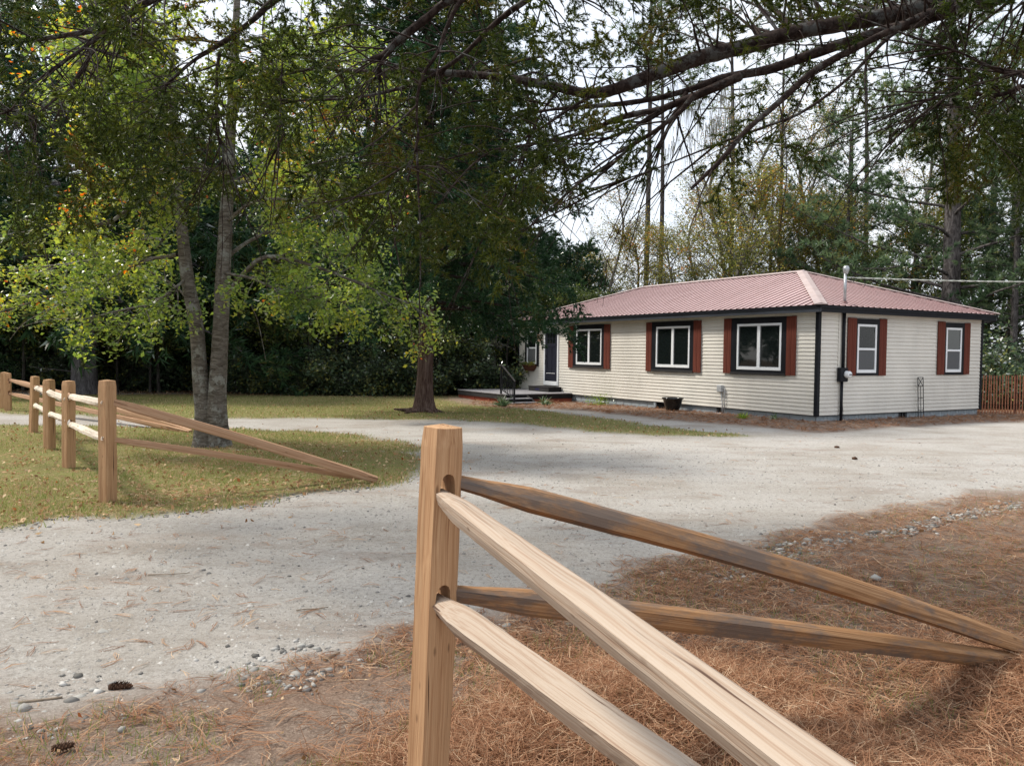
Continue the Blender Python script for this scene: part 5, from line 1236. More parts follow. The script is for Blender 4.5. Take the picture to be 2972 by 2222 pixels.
def obranch(pts, r0, nsub=9, sublen=0.9):
    C = spline([opt(x, y, d) for x, y, d in pts], 18); OT.add(C, np.linspace(r0, 0.010, 18), 6, 0.05)
    for j in range(nsub):
        k = int(3 + 14 * (j + ro.random()) / nsub); k = min(k, 16)
        dr = unit(C[k + 1] - C[k]) + ro.normal(0, 0.6, 3)
        c2 = curve_from(C[k], dr, sublen * ro.uniform(0.5, 1.3), 7, 0.3, 0.5, ro); OT.add(c2, np.linspace(0.012, 0.004, 7), 4)
        for q in range(4):
            kk = ro.integers(1, 6); c3_ = curve_from(c2[kk], unit(c2[kk + 1] - c2[kk]) + ro.normal(0, 0.8, 3), ro.uniform(0.2, 0.5), 5, 0.4, 0.5, ro); OT.add(c3_, np.linspace(0.006, 0.002, 5), 3)
            OA.extend([c3_[2], c3_[3], c3_[4]])
        OA.extend([c2[4], c2[5], c2[6]])
obranch([(387, 426, .1), (350, 422, -.2), (318, 430, -.4), (261, 464, -.8), (228, 484, -1), (149, 491, -1.2), (60, 500, -1.3), (-60, 520, -1.4)], 0.045, 14, 1.0)
obranch([(383, 550, 0), (350, 556, .2), (315, 561, .4), (260, 590, .7), (216, 613, .9), (149, 630, 1.0), (60, 655, 1.0), (-20, 680, 1.0)], 0.036, 14, 0.9)
obranch([(351, 518, 0.0), (320, 515, .3), (273, 534, .5), (200, 560, .8), (100, 575, 1.2), (20, 585, 1.5)], 0.028, 12, 0.9)
obranch([(404, 600, 0), (380, 620, -.3), (330, 655, -.7), (270, 668, -1.0), (180, 690, -1.2)], 0.026, 10, 0.8)
obranch([(420, 690, 0), (400, 640, .4), (350, 600, 1.0), (250, 560, 1.6), (120, 540, 2.0)], 0.024, 10, 0.9)
obranch([(480, 655, 0), (510, 610, -.2), (560, 560, -.4), (612, 556, -.5), (700, 582, -.6), (770, 610, -.6), (831, 635, -.6), (880, 655, -.6), (925, 684, -.6)], 0.045, 16, 0.8)
obranch([(484, 560, 0), (540, 520, .5), (600, 500, .9), (680, 520, 1.2), (760, 560, 1.4), (820, 600, 1.5)], 0.034, 13, 0.9)
obranch([(488, 480, .1), (540, 440, -.4), (600, 430, -.9), (690, 440, -1.2), (780, 480, -1.3)], 0.034, 12, 1.0)
obranch([(484, 590, 0), (540, 600, -.8), (600, 625, -1.2), (680, 640, -1.5), (760, 655, -1.6)], 0.026, 12, 0.7)
for i in range(26):
    left = i % 2; y0_ = ro.uniform(30, 470); x0_ = (384 if left else 492) ; sx = -1 if left or ro.random() < .3 else 1
    L1x = ro.uniform(120, 330); dy = ro.uniform(-2.2, 2.2)
    obranch([(x0_, y0_, .2), (x0_ + sx * L1x * .4, y0_ - 30 * ro.random() - 10, dy * .4), (x0_ + sx * L1x, y0_ + ro.uniform(-40, 60), dy)], 0.028, 9, 1.0)
# two long bare hanging twigs
for pts in ([(540, 655, -.4), (556, 690, -.4), (566, 735, -.4), (575, 780, -.4)], [(387, 470, -.5), (392, 500, -.5), (400, 560, -.5)], [(170, 640, -1), (100, 670, -1.1), (50, 700, -1.2), (20, 735, -1.2)], [(200, 690, -1), (110, 690, -1.1), (30, 710, -1.2)]):
    C = spline([opt(*p) for p in pts], 10); OT.add(C, np.linspace(0.009, 0.003, 10), 4)
link_mesh('branches', OT.mesh('branches', M['oakbark']), oak)
OA = np.array(OA); nl = 46000
clw = ro.random(len(OA)) ** 1.3 + 0.05; idx = ro.choice(len(OA), nl, p=clw / clw.sum()); P = OA[idx] + ro.normal(0, 0.085, (nl, 3))
V, F = leaves(P, 0.078, ro, hang=0.25, aspect=0.62)
tone = ro.random(len(OA)); link_mesh('crown', np_mesh('crown', V, F, M['oakleaf'], np.repeat(np.clip(0.55 * tone[idx] + 0.46 * ro.random(nl), 0, 1), 4)), oak)
print('oak', nl, len(OA))

# --- middle red cedar on the lawn
cb = ground_at(915, 891)
ax, T, fol = conifer(5, 13.5, 0.22, 2.75, lambda u: 3.75 * (1 - u) ** 0.5 + 0.3, 190, up=0.05, droop=0.45, jit=0.2, protos=PROTO_MID, scale=1.05, spacing=0.215, wob=0.12, lean=0.004, az_bias=lambda a: 1.0 + 0.03 * math.cos(a))
V, F, rn = fol; print('mid cedar', len(F))
ax[:, 0] += np.interp(ax[:, 2], [0, 3, 13], [0, 0.1, 0.1])
mc = assemble('cedar_tree', tuple(cb), ax, T, fol, M['cedarbark'], M['midcedar'], 'dark conical cedar with straight red brown trunk on the lawn left of the porch', r=(0.215, 0.205, 0.19, 0.17, 0.12, 0.06, 0.01), n=18, flare=0.55)
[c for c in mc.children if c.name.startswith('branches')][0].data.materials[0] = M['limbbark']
rt = Tubes(); rr_ = np.random.default_rng(8)
for a in np.linspace(0, 2 * math.pi, 7)[:-1]:
    rt.add(curve_from((0.18 * math.cos(a), 0.18 * math.sin(a), 0.10), (math.cos(a), math.sin(a), -0.22), rr_.uniform(0.4, 0.9), 6, 0.0, 0.3, rr_), np.linspace(0.085, 0.02, 6), 7, 0.1)
link_mesh('root', rt.mesh('root', M['cedarbark']), mc)

# --- big grey cedar at the left, beyond the distant fence
gb = ground_at(182, 851)
ax, T, fol = conifer(9, 15, 0.4, 3.6, lambda u: 6.8 * (1 - u) ** 0.7 + 0.5, 90, up=0.0, droop=0.7, protos=PROTO_FAR, scale=2.3, spacing=0.55, dead=14)
gt = [ray_y(182, 851, gb.y) - gb, ray_y(181, 780, gb.y) - gb, ray_y(176, 745, gb.y) - gb, ray_y(188, 700, gb.y) - gb, ray_y(196, 650, gb.y) - gb, ray_y(200, 500, gb.y) - gb, ray_y(200, 200, gb.y) - gb]
ax2 = spline(gt, 16); ax2[0][2] -= 0.2
gc = assemble('cedar_tree', tuple(gb), ax2, T, fol, M['greybark'], M['cedardark'], 'broad dark cedar with a thick knobbly grey trunk behind the left fence', r=(0.46, 0.44, 0.46, 0.36, 0.33, 0.28, 0.2, 0.1, 0.05), n=16)
kb_ = Tubes()
for (x, y, dx) in ((172, 752, -0.35), (200, 744, 0.3), (196, 742, 0.1)):
    p = ray_y(x, y, gb.y - 0.25) - gb; kb_.add(np.array([p, p + Vector((dx * .5, -0.12, 0.12)), p + Vector((dx, -0.2, 0.16))]), [0.16, 0.10, 0.07], 8, 0.15)
link_mesh('branch_stub', kb_.mesh('branch_stub', M['greybark']), gc)

# --- loblolly pine behind the right end of the house
def pine(seed, H, r0, z0, L_, nb, k=26, per=7, spacing=0.5, scale=1.0, lean=0.01):
    rng = np.random.default_rng(seed); T = Tubes(); A_, D_ = [], []
    ax = spline([(0, 0, -0.3), (rng.normal(0, lean) * H, rng.normal(0, lean) * H, H * .5), (rng.normal(0, lean) * H, rng.normal(0, lean) * H, H)], 18)
    for i in range(nb):
        u = (i + rng.random()) / nb; z = z0 + (H - z0) * u; kx = int(np.argmin(np.abs(ax[:, 2] - z))); p = np.array([ax[kx][0], ax[kx][1], z])
        az = i * 2.4 + rng.normal(0, .4); Ln = L_ * (1 - 0.65 * u) * rng.uniform(0.55, 1.2)
        C = curve_from(p, (math.cos(az), math.sin(az), 0.12 + 0.5 * u), Ln, 9, -0.12, 0.5, rng); T.add(C, np.linspace(0.02 + r0 * 0.2 * (1 - u), 0.012, 9), 5)
        m = max(3, int(Ln / spacing))
        for q in range(m):
            v = 0.15 + 0.85 * (q + rng.random()) / m; kk = min(int(v * 8), 7); b = C[kk] + (C[kk + 1] - C[kk]) * (v * 8 - kk); tg = unit(C[kk + 1] - C[kk])
            dr = tg + np.cross(tg, [0, 0, 1.0]) * rng.normal(0, 0.9) + np.array([0, 0, 0.15])
            c2 = curve_from(b, dr, rng.uniform(0.5, 1.3) * scale, 5, -0.2, 0.4, rng); T.add(c2, np.linspace(0.014, 0.007, 5), 3)
            for w in range(per):
                kk2 = rng.integers(1, 5); A_.append(c2[kk2] + rng.normal(0, 0.16, 3)); D_.append(unit(c2[min(kk2, 3) + 1] - c2[min(kk2, 3)] + rng.normal(0, .5, 3) + np.array([0, 0, .3])))
    V, F = blades(np.array(A_), np.array(D_), k, 0.22 * scale, 0.036 * scale, 0.62, rng=rng)
    rn = np.repeat(np.clip(np.repeat(rng.random(len(A_)), k) * 0.6 + rng.random(len(A_) * k) * 0.4, 0, 1), 3)
    return ax, T, (V, F, rn)
ax, T, fol = pine(21, 20, 0.34, 2.8, 6.8, 58, per=7, k=22, spacing=0.58, scale=1.25); print('big pine', len(fol[1]))
px_ = 17.9; assemble('pine_tree', gpos(px_, 33.0), ax, T, fol, M['pinebark'], M['pineleaf'], 'big green pine with layered boughs behind the right end of the house', r=(0.42, 0.36, 0.32, 0.27, 0.2, 0.1, 0.02), n=14)
ax, T, fol = pine(22, 17, 0.2, 1.8, 4.4, 40, per=6, k=18, spacing=0.6, scale=1.3)
pine2 = assemble('pine_tree', gpos(24.0, 36.0), ax, T, fol, M['pinebark'], M['pineleaf'], 'bushy pine at the right edge behind the service wire', r=(0.24, 0.2, 0.12, 0.02), n=10)

# --- background variants

rb = np.random.default_rng(99)
ax, T, fol = conifer(31, 11, 0.16, 0.9, lambda u: 3.0 * (1 - u) ** 0.8 + 0.3, 70, up=0.15, droop=0.2, protos=PROTO_FAR, scale=1.9, spacing=0.6)
ev1 = assemble('evergreen_tree', gpos(-9.6, 34.5), ax, T, fol, M['darkbark'], M['cedardark'], 'dark bushy evergreen in the shaded forest edge behind the lawn', group='dark evergreens of the forest edge', r=(0.2, 0.14, 0.02), n=8)
ax, T, fol = broadleaf(33, 12.5, 0.2, 2.6, 4.6, 26, 9000, 0.17, cluster=0.25, lv2=6, lv3=3)
gr1 = assemble('leafy_tree', gpos(-4.5, 36.5), ax, T, fol, M['darkbark'], M['greenleaf'], 'slim green leaved tree of the forest edge with a dark trunk', group='green leaved trees of the forest edge', r=(0.17, 0.13, 0.08, 0.02), n=8)
ax, T, fol = broadleaf(35, 9.8, 0.13, 1.8, 5.4, 36, 14000, 0.12, upang=0.95, cluster=0.22, lv2=7, lv3=4)
au1 = assemble('autumn_tree', gpos(10.6, 38.0), ax, T, fol, M['thinbark'], M['autumnleaf'], 'rounded golden brown autumn tree rising behind the middle of the roof', r=(0.14, 0.11, 0.07, 0.02), n=8)
ax, T, fol = broadleaf(37, 15, 0.14, 4.0, 5.0, 24, 4200, 0.12, upang=1.4, cluster=0.3, lv2=7, lv3=4, minr=0.011)
ba1 = assemble('bare_tree', gpos(14.0, 43.0), ax, T, fol, M['thinbark'], M['autumnleaf'], 'nearly bare tree with thin upward branches and a few orange leaves, behind the roof', group='nearly bare trees behind the house', r=(0.15, 0.12, 0.08, 0.02), n=8)
ax, T, fol = pine(23, 24, 0.2, 15.5, 3.4, 22, per=4, k=10, spacing=0.8, scale=1.5)
tp1 = assemble('tall_pine', gpos(7.0, 43.0), ax, T, fol, M['pinebark'], M['pineleaf'], 'tall slender pine with a bare straight trunk and small high crown', group='tall slender pines behind the house', r=(0.15, 0.135, 0.10, 0.04), n=9)
ax, T, fol = broadleaf(39, 5.5, 0.06, 1.0, 2.6, 16, 5200, 0.13, upang=0.9, cluster=0.2, lv2=6, lv3=3)
un1 = assemble('understory_tree', gpos(-6.3, 33.0), ax, T, fol, M['darkbark'], M['greenleaf'], 'small green understory tree among the dark shrubs behind the lawn', group='small understory trees behind the lawn', r=(0.06, 0.05, 0.02), n=6)
ax, T, fol = broadleaf(41, 6.5, 0.09, 0.8, 3.2, 26, 600, 0.08, upang=0.55, cluster=0.3, lv2=8, lv3=5, minr=0.009)
tw1 = assemble('bare_tree', gpos(-0.6, 33.2), ax, T, fol, M['thinbark'], M['autumnleaf'], 'small leafless grey tree with tangled twigs just left of the porch', r=(0.12, 0.09, 0.03), n=8)
def shrub(seed, w, h, n, ls):
    rng = np.random.default_rng(seed); T = Tubes(); A_ = []
    for i in range(22):
        az = rng.uniform(0, 6.3); C = curve_from((rng.normal(0, .12 * w), rng.normal(0, .12 * w), -0.1), (math.cos(az) * .7, math.sin(az) * .7, 1.0), h * rng.uniform(.7, 1.1), 7, 0.3, 0.6, rng); T.add(C, np.linspace(0.025, 0.006, 7), 4)
        for k in range(7):
            kk = rng.integers(1, 6); c2 = curve_from(C[kk], rng.normal(0, 1, 3) + np.array([math.cos(az), math.sin(az), .5]), w * rng.uniform(.2, .4), 5, 0.3, 0.4, rng); T.add(c2, np.linspace(0.01, 0.004, 5), 3)
            A_ += [c2[1], c2[2], c2[3], c2[4]]
    A_ = np.array(A_); P = A_[rng.integers(len(A_), size=n)] + rng.normal(0, 0.13, (n, 3)); P[:, 2] = np.maximum(P[:, 2], 0.02)
    V, F = leaves(P, ls, rng, hang=0.15); return T, (V, F, np.repeat(rng.random(n), 4))
def mk_shrub(name, seed, w, h, n, ls, loc, label, group=None, mat='shrubleaf'):
    T, fol = shrub(seed, w, h, n, ls); root = empty(name, loc, 0, label, 'shrub', group)
    link_mesh('stems', T.mesh('stems', M['darkbark']), root); link_mesh('foliage', np_mesh('foliage', fol[0], fol[1], M[mat], fol[2]), root); return root
GS = 'dark shrubs along the forest edge'
s1 = mk_shrub('shrub', 51, 2.2, 2.2, 5200, 0.15, gpos(-8.3, 31.9), 'rounded dark green shrub at the lawn edge, right of the forked oak', GS)
s2 = mk_shrub('shrub', 52, 1.8, 1.5, 3800, 0.13, gpos(-5.9, 31.8), 'low dark green shrub at the lawn edge midway from oak to lawn cedar', GS)
s3 = mk_shrub('shrub', 53, 2.0, 2.7, 5200, 0.15, gpos(-3.7, 32.2), 'tall dark green shrub at the lawn edge just left of the lawn cedar', GS)
def ok_bg(x, y):
    hx = (x - HX) * math.cos(HYAW) + (y - HY) * math.sin(HYAW); hy = -(x - HX) * math.sin(HYAW) + (y - HY) * math.cos(HYAW)
    return not (-3.5 < hx < 9.5 and -1 < hy < 16.5)
# shrub belt behind the lawn
for i in range(46):
    x = -30 + 35 * (i + rb.random()) / 46; y = 31.9 + rb.random() * 2.4 + (1.2 if x < -12 else 0)
    if x > 1.5: y += 2.5
    copy_tree([s1, s2, s3][i % 3], gpos(x, y), rb.uniform(0, 6.3), rb.uniform(0.7, 1.15))
# shrubs behind and right of the house
for i in range(26):
    x = 10 + 26 * (i + rb.random()) / 26; y = 31.5 + rb.random() * 3 if x < 18 else 28.5 + rb.random() * 4
    if not ok_bg(x, y): continue
    copy_tree([s1, s2, s3][i % 3], gpos(x, y), rb.uniform(0, 6.3), rb.uniform(0.7, 1.2), 'dark green shrub in the wood behind the house and picket fence', 'shrubs behind the house')
for i, (x, y, k_) in enumerate([(15.5, 27.5, .9), (17.2, 26.5, 1.0), (18.8, 28, 1.1), (20.5, 26.5, 1.1), (22.5, 28.0, 1.2), (16.4, 29.5, 1.2)]):
    copy_tree([s3, s1][i % 2], gpos(x, y), i * 1.1, k_, group='shrubs behind the house')
# evergreens making the dark wall
for i in range(24):
    x = -33 + 36 * (i + rb.random()) / 24; y = 34.5 + rb.random() * 6
    if -12.5 < x < 1: y += 4.5
    copy_tree(ev1, gpos(x, y), rb.uniform(0, 6.3), rb.uniform(0.7, 1.0) * (1.0 if x < -12 else 0.62))
for i in range(17):
    x = -34 + 34 * (i + rb.random()) / 17; y = 36 + rb.random() * 9
    copy_tree(gr1, gpos(x, y), rb.uniform(0, 6.3), rb.uniform(0.65, 1.05))
for i in range(30):
    x = -28 + 31 * (i + rb.random()) / 30; y = 32.3 + rb.random() * 2.5
    copy_tree(un1, gpos(x, y), rb.uniform(0, 6.3), rb.uniform(0.7, 1.2))
for i, (x, y, s_) in enumerate([(-19, 44, .9), (-14.5, 46, 1), (-7.5, 45, .95), (-1, 47, 1), (8.0, 44.5, .92), (12.5, 47, 1.0), (16, 49, .9), (20, 46, .95), (27, 44, 1.0), (-25, 43, .9)]):
    copy_tree(tp1, gpos(x, y), rb.uniform(0, 6.3), s_)
for i, (x, y, s_) in enumerate([(5.0, 41, .7), (11.5, 45, 1.0), (17.0, 45, 1.05), (20.5, 41, .95), (23.5, 46, 1.0), (9.4, 41.5, .7), (15.2, 40.5, .85), (27, 40, .9), (-3, 48, .9), (-10, 47, .95)]):
    copy_tree(ba1, gpos(x, y), rb.uniform(0, 6.3), s_)
LA = 'golden brown autumn tree in the row behind the roof, smaller than the rounded one'
for i, (x, y, s_) in enumerate([(6.2, 42, .8), (8.0, 39.5, .75), (13.4, 40, .9), (15.6, 37.6, .85), (4.0, 45, .7), (12.2, 43.5, 1.0), (18.5, 43, 1.0), (22.5, 40, .9), (26, 37, .9), (2.0, 42, .6)]):
    copy_tree(au1, gpos(x, y), rb.uniform(0, 6.3), s_, LA, 'golden brown autumn trees behind the roof')
for i, (x, y, s_) in enumerate([(15.8, 36.5, .5), (20.5, 37, .7), (23.2, 33, .7), (28, 35, .9), (30, 30, .8), (33, 34, 1), (19.2, 39, .7)]):
    copy_tree(gr1, gpos(x, y), rb.uniform(0, 6.3), s_, 'green leaved tree in the wood behind the right end of the house', 'green trees behind the house')
for i, (x, y, s_) in enumerate([(21.2, 34.5, .75), (27.5, 33.5, .95), (13.2, 41.5, .62), (30.5, 37, 1.1), (15.6, 37.5, .72), (19.6, 31.5, .6), (22.4, 38.5, .95), (17.2, 41, .9), (25.8, 30, .6)]):
    copy_tree(pine2, gpos(x, y), rb.uniform(0, 6.3), s_, 'green pine in the wood behind the house, right of the big pine' if x > 18 else 'green pine behind the golden trees over the roof', 'lesser pines behind the house')
for i, (x, y, s_) in enumerate([(-0.9, 35, .55), (3.0, 36, .6), (1.0, 37.5, .65), (26.5, 31.0, .6), (31, 29, .8), (35, 27, .9)]):
    copy_tree(ev1, gpos(x, y), rb.uniform(0, 6.3), s_)
# unseen grove at either side, added for the window panes to reflect
for i, (x, y, s_) in enumerate([(-24, 22, .9), (-27, 15, 1), (-26, 8, .95), (36, 20, 1), (38, 12, 1), (34, 27, 1)]):
    copy_tree([ev1, gr1][i % 2], gpos(x, y), i * 1.3, s_)

for i, (x, y, s_) in enumerate([(-3, 49, .8), (0.5, 50, .75), (3.5, 49, .7), (34, 41, 1), (38, 38, 1), (31, 44, .9), (40, 33, 1)]):
    copy_tree(ev1, gpos(x, 47.5 if y > 47.5 else y), i * 1.7, s_)
# --- Spanish moss hanging in the tall pine
mo = np.random.default_rng(3); MT = []
for i in range(70):
    p = np.array(at_depth(mo.normal(1520, 45), mo.uniform(170, 330), 42 + mo.normal(0, 1))); n_ = 5
    for q in range(8):
        a = p + mo.normal(0, 0.22, 3); ln = mo.uniform(0.4, 1.8); s_ = mo.normal(0, .014, 3); s_[2] = 0
        MT.append(np.array([a - s_, a + s_, a + np.array([mo.normal(0, .12), 0, -ln])]))
V = np.concatenate(MT); mr = empty('hanging_moss', tuple(at_depth(1520, 170, 42)), 0, 'grey Spanish moss hanging from high branches against the sky above the roof', 'moss')
_ms = child('strands', np_mesh('strands', V, np.arange(len(V)).reshape(-1, 3), M['moss'], mo.random(len(V))), mr); _ms['kind'] = 'stuff'

# --- small plants by the house
def grassy(name, loc, n, h, mat, label, seed, w=0.02, spread=0.8, cat='plant'):
    rng = np.random.default_rng(seed); root = empty(name, loc, 0, label, cat); Vs = []
    for i in range(n):
        az = rng.uniform(0, 6.3); d = np.array([math.cos(az) * spread * rng.random(), math.sin(az) * spread * rng.random(), 1.0])
        C = curve_from(rng.normal(0, 0.05, 3) * np.array([1, 1, 0]), d, h * rng.uniform(.7, 1.2), 6, 2.2 * spread, 0.1, rng)
        sd = unit(np.cross(C[1] - C[0], rng.normal(0, 1, 3))) * w / 2; wd = [1, 1.1, 1, .8, .5, .05]
        for k in range(5): Vs.append(np.array([C[k] - sd * wd[k], C[k] + sd * wd[k], C[k + 1] + sd * wd[k + 1], C[k + 1] - sd * wd[k + 1]]))
    V = np.concatenate(Vs); link_mesh('leaves', np_mesh('leaves', V, np.arange(len(V)).reshape(-1, 4), mat, np.repeat(rng.random(n), 20)), root); return root
p = ground_at(1086, 880); grassy('grassy_plant', tuple(p), 110, 0.42, M['lily'], 'arching grassy plant on the mulch left of the porch stairs', 1, 0.022)
p = ground_at(1178, 876); grassy('grassy_plant', tuple(p), 55, 0.36, M['lily'], 'small arching grassy plant on the mulch right of the porch stairs', 2, 0.022)
p = ground_at(1602, 905); grassy('grassy_plant', tuple(p), 60, 0.24, M['limeleaf'], 'low green tuft on the mulch under the largest window', 3, 0.02)
p = ground_at(1671, 907); grassy('grassy_plant', tuple(p), 16, 0.22, M['lily'], 'tiny green sprout on the mulch near the house corner', 4, 0.035)
p = HP(-0.42, 8.45); T, fol = shrub(77, 0.42, 0.45, 700, 0.05); root = empty('lime_shrub', (p[0], p[1], gzf(*p)), 0, 'small lime green shrub on the mulch beside the foundation vent', 'shrub')
link_mesh('foliage', np_mesh('foliage', fol[0], fol[1], M['limeleaf'], fol[2]), root)

# ------------------------------------------------------------------ ground cover
def ground_full(X, Y): return gz(X, Y) + (fnoise(X * 3.1, Y * 3.1, 9, 4) - 0.47) * 0.02
def polar(n, rng, r0, r1, a0=-0.72, a1=0.72, pw=1.0):
    """more pieces near the drive's corner where one stands, fewer far off"""
    r = np.exp(rng.uniform(math.log(r0), math.log(r1), n)) if pw == 1 else r0 + (r1 - r0) * rng.random(n) ** pw
    a = rng.uniform(a0, a1, n); return r * np.sin(a), r * np.cos(a)
def needles(X, Y, ln, w, rng, lift=0.02, per=3, flat=0.18):
    n = len(X); X = np.repeat(X, per); Y = np.repeat(Y, per); az = np.repeat(rng.uniform(0, 2 * np.pi, n), per) + rng.normal(0, 0.13, n * per); N_ = n * per
    Z = ground_full(X, Y) + rng.random(N_) * lift + 0.004
    tilt = np.repeat(rng.normal(0, flat, n), per) + rng.normal(0, 0.05, N_)
    L_ = ln * (0.6 + 0.6 * rng.random(N_)); d = np.stack([np.cos(az) * np.cos(tilt), np.sin(az) * np.cos(tilt), np.sin(tilt)], 1)
    s = np.stack([-np.sin(az), np.cos(az), rng.normal(0, .5, N_)], 1); s = unit(s) * w / 2
    c = rng.normal(0, 0.12, (N_, 1)) * L_[:, None]; P0 = np.stack([X, Y, Z], 1) - d * (L_ / 2)[:, None]; P1 = np.stack([X, Y, Z], 1) + s / w * 2 * c + np.array([0, 0, 0.004]); P2 = np.stack([X, Y, Z], 1) + d * (L_ / 2)[:, None]
    zf = ground_full(P0[:, 0], P0[:, 1]) + 0.003; P0[:, 2] = np.maximum(P0[:, 2], zf); zf = ground_full(P2[:, 0], P2[:, 1]) + 0.003; P2[:, 2] = np.maximum(P2[:, 2], zf)
    V = np.stack([P0 - s * .6, P0 + s * .6, P1 - s, P1 + s, P2 - s * .5, P2 + s * .5], 1).reshape(-1, 3)
    b = np.arange(N_)[:, None] * 6; F = np.concatenate([b + np.array([0, 1, 3, 2]), b + np.array([2, 3, 5, 4])])
    rn = np.repeat(np.clip(rng.beta(2, 2, n).repeat(per) * .7 + rng.random(N_) * .3, 0, 1), 6)
    return V, F, rn
def join(parts):
    V, F, R = [], [], []; o = 0
    for v, f, r_ in parts: V.append(v); F.append(f + o); R.append(r_); o += len(v)
    return np.concatenate(V), np.concatenate(F), np.concatenate(R)
rn_ = np.random.default_rng(123); parts = []
X, Y = polar(52000, rn_, 1.5, 11, pw=1); g, s, m, f = zones(X, Y)
keep = (s > -0.05) & (rn_.random(len(X)) < np.clip(0.12 + 2.4 * (fnoise(X * 1.6, Y * 1.6, 71, 4) - 0.40) + 0.9 * np.exp(-((X - .7) ** 2 + (Y - 3.2) ** 2) / 0.7) + 0.25 * (Y < 3.6), 0.10, 1))
parts.append(needles(X[keep], Y[keep], 0.15, 0.0028, rn_, 0.025))
X, Y = polar(30000, rn_, 3.6, 11, 0.0, 0.75, pw=1.2); g, s, m, f = zones(X, Y); keep = (s > -0.1) & (rn_.random(len(X)) < 0.3 + fnoise(X * 1.5, Y * 1.5, 47, 3)); parts.append(needles(X[keep], Y[keep], 0.14, 0.0036, rn_, 0.018, per=2))
for a, b, s_, h_ in MOUNDS:                           # heaped straw
    n_ = int(5200 * s_ / 0.42); X = rn_.normal(a, s_ * .9, n_); Y = rn_.normal(b, s_ * .9, n_); parts.append(needles(X, Y, 0.16, 0.0026, rn_, 0.045, flat=0.35))
X, Y = polar(3600, rn_, 2.2, 18); g, s, m, f = zones(X, Y); keep = (g < 0) & (s < 0) & (m < 0) & (rn_.random(len(X)) < fnoise(X * 1.7, Y * 1.7, 13, 3) * 1.1); parts.append(needles(X[keep], Y[keep], 0.15, 0.0038, rn_, 0.004, flat=0.02, per=3))
X, Y = polar(60000, rn_, 6.5, 20, -0.72, 0.1); g, s, m, f = zones(X, Y); keep = (g > -0.1) & (rn_.random(len(X)) < np.clip(fnoise(X * .8, Y * .8, 63, 3) * 1.9 - .55 + .7 * np.exp(-((X + 4.6) ** 2 + (Y - 12.6) ** 2) / 2.5), 0.05, 1)); X = X[keep]; Y = Y[keep]
v_, f_, r_ = needles(X, Y, 0.11, 0.0065, rn_, 0.035, per=1, flat=0.2); parts.append((v_, f_, np.clip(r_ * .8 + .3, 0, 1)))
V, F, R = join(parts); tag(link_mesh('pine_needles', np_mesh('pine_needles', V, F, M['needle'], R)), 'fallen reddish brown pine needles strewn round the near fence and drive', kind='stuff'); print('needles', len(F))
X, Y = polar(90000, rn_, 14, 34, -0.05, 0.72, pw=.8); g, s, m, f = zones(X, Y); keep = (m > -0.05); X, Y = X[keep][:9000], Y[keep][:9000]
V, F, R = needles(X, Y, 0.2, 0.010, rn_, 0.045, per=2, flat=0.3); V[:, 2] += 0.012
tag(link_mesh('mulch_straw', np_mesh('mulch_straw', V, F, M['needle'], np.clip(R * .8, 0, 1))), 'red brown pine straw mulch along the foot of the house', kind='stuff'); print('mulch', len(F))
# grass
def grass(X, Y, h, w, rng):
    n = len(X); Z = ground_full(X, Y); az = rng.uniform(0, 2 * np.pi, n); H = h * (0.5 + rng.random(n)); b = np.stack([X, Y, Z - 0.004], 1)
    s = np.stack([np.cos(az), np.sin(az), 0 * az], 1) * (w / 2)
    t = b + np.stack([rng.normal(0, .45, n) * H, rng.normal(0, .45, n) * H, H], 1)
    return np.stack([b - s, b + s, t], 1).reshape(-1, 3), np.arange(n * 3).reshape(-1, 3), np.repeat(rng.random(n), 3)
gp_ = []
X, Y = polar(190000, rn_, 6.5, 17, -0.72, 0.1, pw=1); g, s, m, f = zones(X, Y); keep = (g > -0.3 * rn_.random(len(X)) ** 3) & (rn_.random(len(X)) < np.clip(2.6 * (fnoise(X * 1.1, Y * 1.1, 88, 4) - .28), 0.06, 1)); X = X[keep]; Y = Y[keep]
v, f_, r_ = grass(X, Y, 0.055, 0.012, rn_); gp_.append((v, f_, np.clip(r_ * .75 + np.repeat(fnoise(X * .9, Y * .9, 90, 3), 3) * .45, 0, 1)))
X, Y = polar(110000, rn_, 15, 32, -0.75, 0.45, pw=.9); g, s, m, f = zones(X, Y); keep = (g > -0.02); X = X[keep]; Y = Y[keep]
v, f_, r_ = grass(X, Y, 0.05, 0.022, rn_); gp_.append((v, f_, np.clip(r_ * .7 + np.repeat(fnoise(X * .5, Y * .5, 91, 3), 3) * .4, 0, 1)))
X, Y = polar(44000, rn_, 1.6, 12); g, s, m, f = zones(X, Y); keep = (s > -0.05) & (fnoise(X * 2.1, Y * 2.1, 33, 3) > 0.46 - 0.05 * (X > 1)) & (rn_.random(len(X)) < .9); X = X[keep]; Y = Y[keep]
v, f_, r_ = grass(X, Y, 0.055, 0.0045, rn_); gp_.append((v, f_, r_ * .7))
V, F, R = join(gp_); tag(link_mesh('grass', np_mesh('grass', V, F, M['grassblade'], R)), 'short mown grass blades mixed with dry ones', kind='stuff'); print('grass', len(F))
